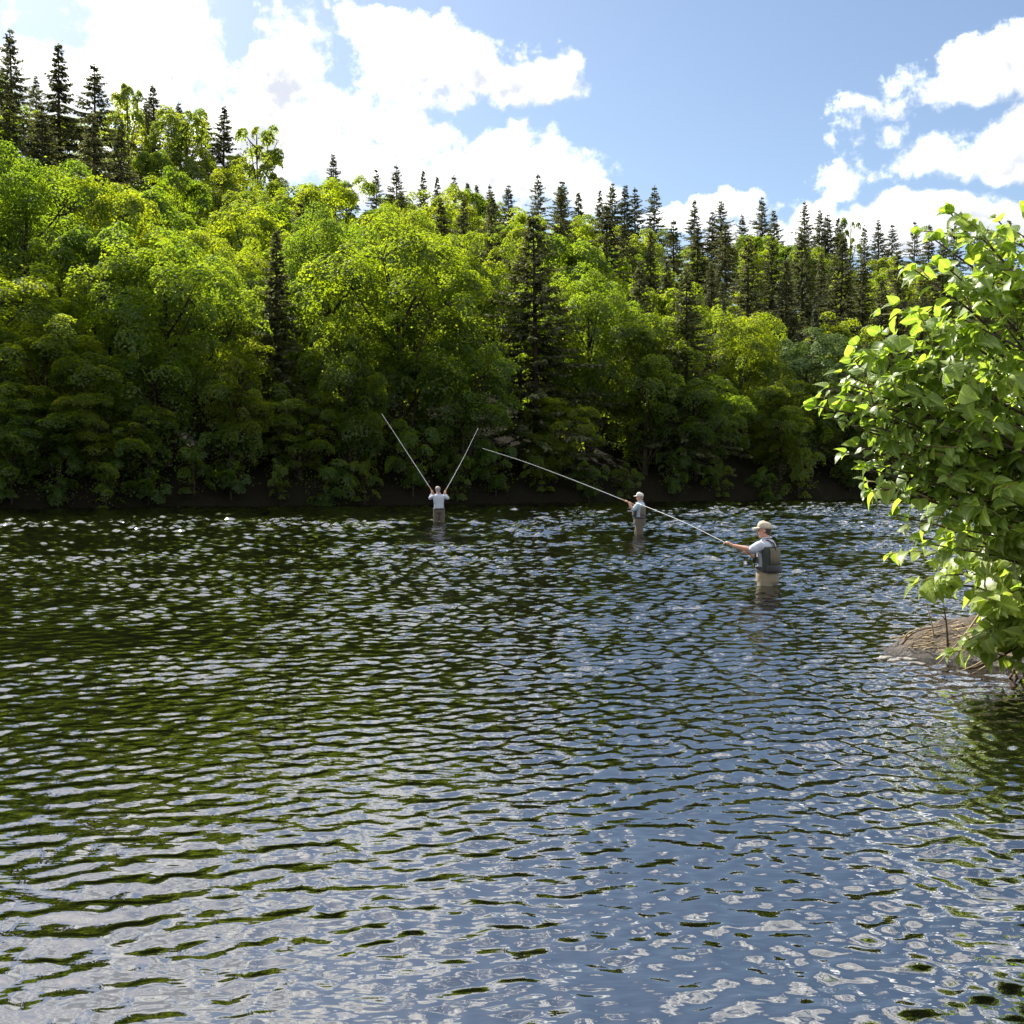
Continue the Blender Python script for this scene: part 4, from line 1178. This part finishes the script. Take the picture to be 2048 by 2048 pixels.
def make_rod(label, base, pts, r0, r1, reel=None, grip_len=0.3, steel=True):
    base = Vector(base)
    root = empty('fishing_rod', base)
    tag(root, label, 'fishing rod', 'rods held by the anglers')
    q = spline([Vector(p) - base for p in pts], 28)
    n = len(q) - 1
    m = MB(); m.tube(q, [r0 + (r1 - r0) * (i / n) ** 0.8 for i in range(n + 1)], 7); m.build('blank', m_rod, root)
    L = 0; k = 0
    while k < n and L < grip_len: L += (q[k + 1] - q[k]).length; k += 1
    g = [q[0].lerp(q[1], t) for t in (0, .5)] + q[1:k + 1]
    m = MB(); m.tube(g, [max(r0 * 1.25, .013)] * len(g), 9); m.build('grip', m_grip, root)
    for i in range(k + 3, n, 4):
        d = (q[i + 1] - q[i]).normalized(); u = d.cross(Vector((0, 1, 0))).normalized(); w = u.cross(d)
        if w.z > 0: w = -w
        m = MB(); rr = 0.010
        c = q[i] + w * (rr + r0 * .6)
        m.tube([c + (u * math.cos(a) + w * math.sin(a)) * rr for a in np.linspace(0, 2 * math.pi, 9)], .0022, 5, roundcap=False)
        m.build('guide', m_steel, root)
    if reel:
        c = Vector(reel) - base
        m = MB(); m.tube([q[2], c], [.007, .009], 7); m.tube([c + Vector((-.02, -.03, 0)), c + Vector((.02, .03, 0))], [.036, .036], 14)
        ro = m.build('reel', m_reel, root)
        m = MB(); m.tube([c + Vector((-.05, -.075, 0)), c + Vector((-.022, -.033, 0))], [.024, .027], 14); m.build('spool', m_steel, ro)
        m = MB(); m.tube([c + Vector((.02, .03, 0)), c + Vector((.05, .05, -.03)), c + Vector((.075, .05, -.03))], [.006, .005, .010], 6); m.build('crank_handle', m_reel, ro)
        m = MB(); m.tube([c + Vector((-.05, -.04, .03)), c + Vector((-.085, -.05, .0)), c + Vector((-.05, -.04, -.035))], .0035, 5); m.build('bail', m_steel, ro)
    return root

# nearest angler: seen from behind and his left side, casting to the left
NX, NY, NB = 3.97, 15.5, -0.82
def NW_(v): return Vector((NX + v[0], NY + v[1], NB + v[2]))
near_rod = [(-.25, -.16, 1.265), (-.36, -.115, 1.325), (-.63, .05, 1.462), (-1.20, .78, 1.772), (-1.83, 1.80, 2.057)]
ra = Vector((-.85, .42, .42)); rl = Vector((-.87, .40, .46))
near, lean, shirt = make_person('nearest angler in beige cap, dark olive vest and tan waders, arm stretched left', (NX, NY), (-0.88, 0.47), NB,
    dict(lwrist=(-.535, -.055, 1.43), lgrip=(-.615, .035, 1.455), laxis=ra, lelbow=(-.295, -.215, 1.375), lflip=1,
         rwrist=(-.265, -.045, 1.285), rgrip=(-.345, -.12, 1.316), raxis=rl, relbow=(-.06, .12, 1.165), rflip=-1, head=(0.0, 0.035), yaw=0.10, pitch=-0.05, lean=(0, 0.03), shirt_z=1.02, wader_z=1.07, belt_z=1.075, belt_h=0.035, lsh=0.06),
    dict(skin=m_skin, shirt=m_shirt, wader=m_wader, hair=m_hair, cap=m_cap), 0.0085)
vest = MB()
rowsV = [(1.03, 0, 0, .205, .165), (1.12, 0, .004, .203, .163), (1.25, 0, .009, .210, .166), (1.36, 0, .012, .212, .160), (1.42, 0, .014, .190, .142)]
shell(vest, rowsV, 172, 368, .018)
vo = vest.build('vest', m_vest, near)
pn = MB(); shell(pn, [(1.145, 0, .004, .224, .186), (1.25, 0, .009, .230, .188), (1.36, 0, .012, .231, .182), (1.40, 0, .013, .215, .170)], 212, 328, .014); pn.build('back_panel', m_panel, vo)
lb = MB(); shell(lb, [(1.02, 0, 0, .222, .184), (1.06, 0, 0, .232, .192), (1.12, 0, .003, .228, .190), (1.14, 0, .004, .222, .184)], 190, 350, .026); lb.build('lumbar_pouch', m_black, vo)
for sx in (-1, 1):
    st = MB()
    st.tube([(sx * .115, -.150, 1.38), (sx * .105, -.115, 1.475), (sx * .100, -.02, 1.520), (sx * .105, .085, 1.475), (sx * .125, .150, 1.36), (sx * .150, .165, 1.20), (sx * .16, .165, 1.09)], [.020] * 7, 8, .45)
    st.build('strap', m_vest, vo)
    pk = MB(); pk.box((sx * .13, .170, 1.23), (.045, .018, .055)); pk.build('chest_pocket', m_vest, vo)
wb = MB()
for sx in (-1,): wb.tube([(sx * .215, -.02, 1.10), (sx * .205, .08, 1.06), (sx * .15, .155, 1.10)], .014, 7, .5)
wb.build('side_strap', m_black, vo)
make_rod('pale rod of the nearest angler with black reel under its grip', NW_(near_rod[0]), [NW_(p) for p in near_rod], 0.0085, 0.0035, NW_((-.345, -.15, 1.165)), 0.34)

# middle angler: in profile, both hands raised on a long two-handed rod
MX, MY, MZ = 3.79, 29.7, -0.57
def MW(v): return Vector((MX + v[0], MY + v[1], MZ + v[2]))
tip = at(966, 897, MY + 1.0) - Vector((MX, MY, MZ))
h1 = Vector((-.40, -.05, 1.545)); d = (tip - h1).normalized(); h0 = h1 - d * 0.36 + Vector((0, .10, -.03))
ax = (h1 - h0).normalized()
mid, lean, shirt2 = make_person('middle angler in white cap, pale shirt and brown waders, side-on with arms raised', (MX, MY), (-0.97, 0.24), MZ,
    dict(lwrist=(-.325, -.10, 1.50), lgrip=tuple(h1), laxis=tuple(ax), lelbow=(-.20, -.21, 1.30), lflip=1,
         rwrist=(-.31, .03, 1.47), rgrip=tuple(h1 - ax * .13), raxis=tuple(ax), relbow=(-.16, .16, 1.25), rflip=-1, head=(0, .02), yaw=-0.12, pitch=-.04, lean=(0, -.05), belt_z=1.06, step=.05, lsh=.05, rsh=.05),
    dict(skin=m_skin, shirt=m_shirt2, wader=m_wader2, hair=m_grey, cap=m_cap2), 0.0105)
vest = MB(); shell(vest, [(1.10, 0, 0, .205, .165), (1.2, 0, .0, .205, .165), (1.32, 0, -.01, .212, .164), (1.40, 0, -.02, .196, .146)], 195, 345, .016); v2 = vest.build('back_pack', m_panel, mid)
cpk = MB(); shell(cpk, [(1.10, 0, 0, .205, .165), (1.15, 0, 0, .212, .172), (1.26, 0, -.005, .212, .172), (1.30, 0, -.01, .208, .166)], 60, 150, .05); cpk.build('chest_pack', m_vest, mid)
make_rod('long pale two-handed rod of the middle angler slanting far up left', MW(h0), [MW(p) for p in (h0, h1, h1.lerp(tip, .35) + Vector((0, 0, .05)), h1.lerp(tip, .7) + Vector((0, 0, .06)), tip)], 0.0135, 0.005, None, 0.5)

# farthest angler: back to the camera, arms up, a rod to each side
FX, FY, FZ = -2.72, 37.2, -0.45
FX = at(878, 1020, FY).x
def FW(v): return Vector((FX + v[0], FY + v[1], FZ + v[2]))
t1 = at(764, 828, FY + .6) - Vector((FX, FY, FZ)); t2 = at(956, 857, FY + 1.0) - Vector((FX, FY, FZ))
g1 = at(864, 983, FY) - Vector((FX, FY, FZ)); g2 = at(889, 984, FY) - Vector((FX, FY, FZ))
g1.y = .18; g2.y = .22
a1 = (t1 - g1).normalized(); a2 = (t2 - g2).normalized()
far, lean, shirt3 = make_person('farthest angler seen from behind, pale shirt, dark belt, both arms raised', (FX, FY), (-0.12, 0.99), FZ,
    dict(lwrist=(g1.x - .015, .14, g1.z - .075), lgrip=tuple(g1), laxis=tuple(a1), lelbow=(-.345, .10, 1.35), lflip=1,
         rwrist=(g2.x + .02, .17, g2.z - .075), rgrip=tuple(g2), raxis=tuple(a2), relbow=(.335, .13, 1.34), rflip=-1, head=(-.02, .04), yaw=.35, pitch=-.1, lean=(-.03, .05), cuff=0.75, belt_z=.965, shirt_z=.95, wader_z=.98, belt_h=.03),
    dict(skin=m_skin, shirt=m_shirt, wader=m_wader2, hair=m_grey, cap=cloth_mat('rosy grey cap', (0.34, 0.27, 0.25), .8, .15, 50)), 0.0115)
make_rod('pale rod held in the farthest angler\'s left hand, leaning up left', FW(g1 - a1 * .28), [FW(p) for p in (g1 - a1 * .28, g1, g1.lerp(t1, .5), t1)], 0.0165, 0.008, None, 0.42)
make_rod('thinner pale rod over the farthest angler\'s right shoulder, leaning up right', FW(g2 - a2 * .22), [FW(p) for p in (g2 - a2 * .22, g2, g2.lerp(t2, .5) + Vector((.03, 0, 0)), t2)], 0.015, 0.005, None, 0.36)
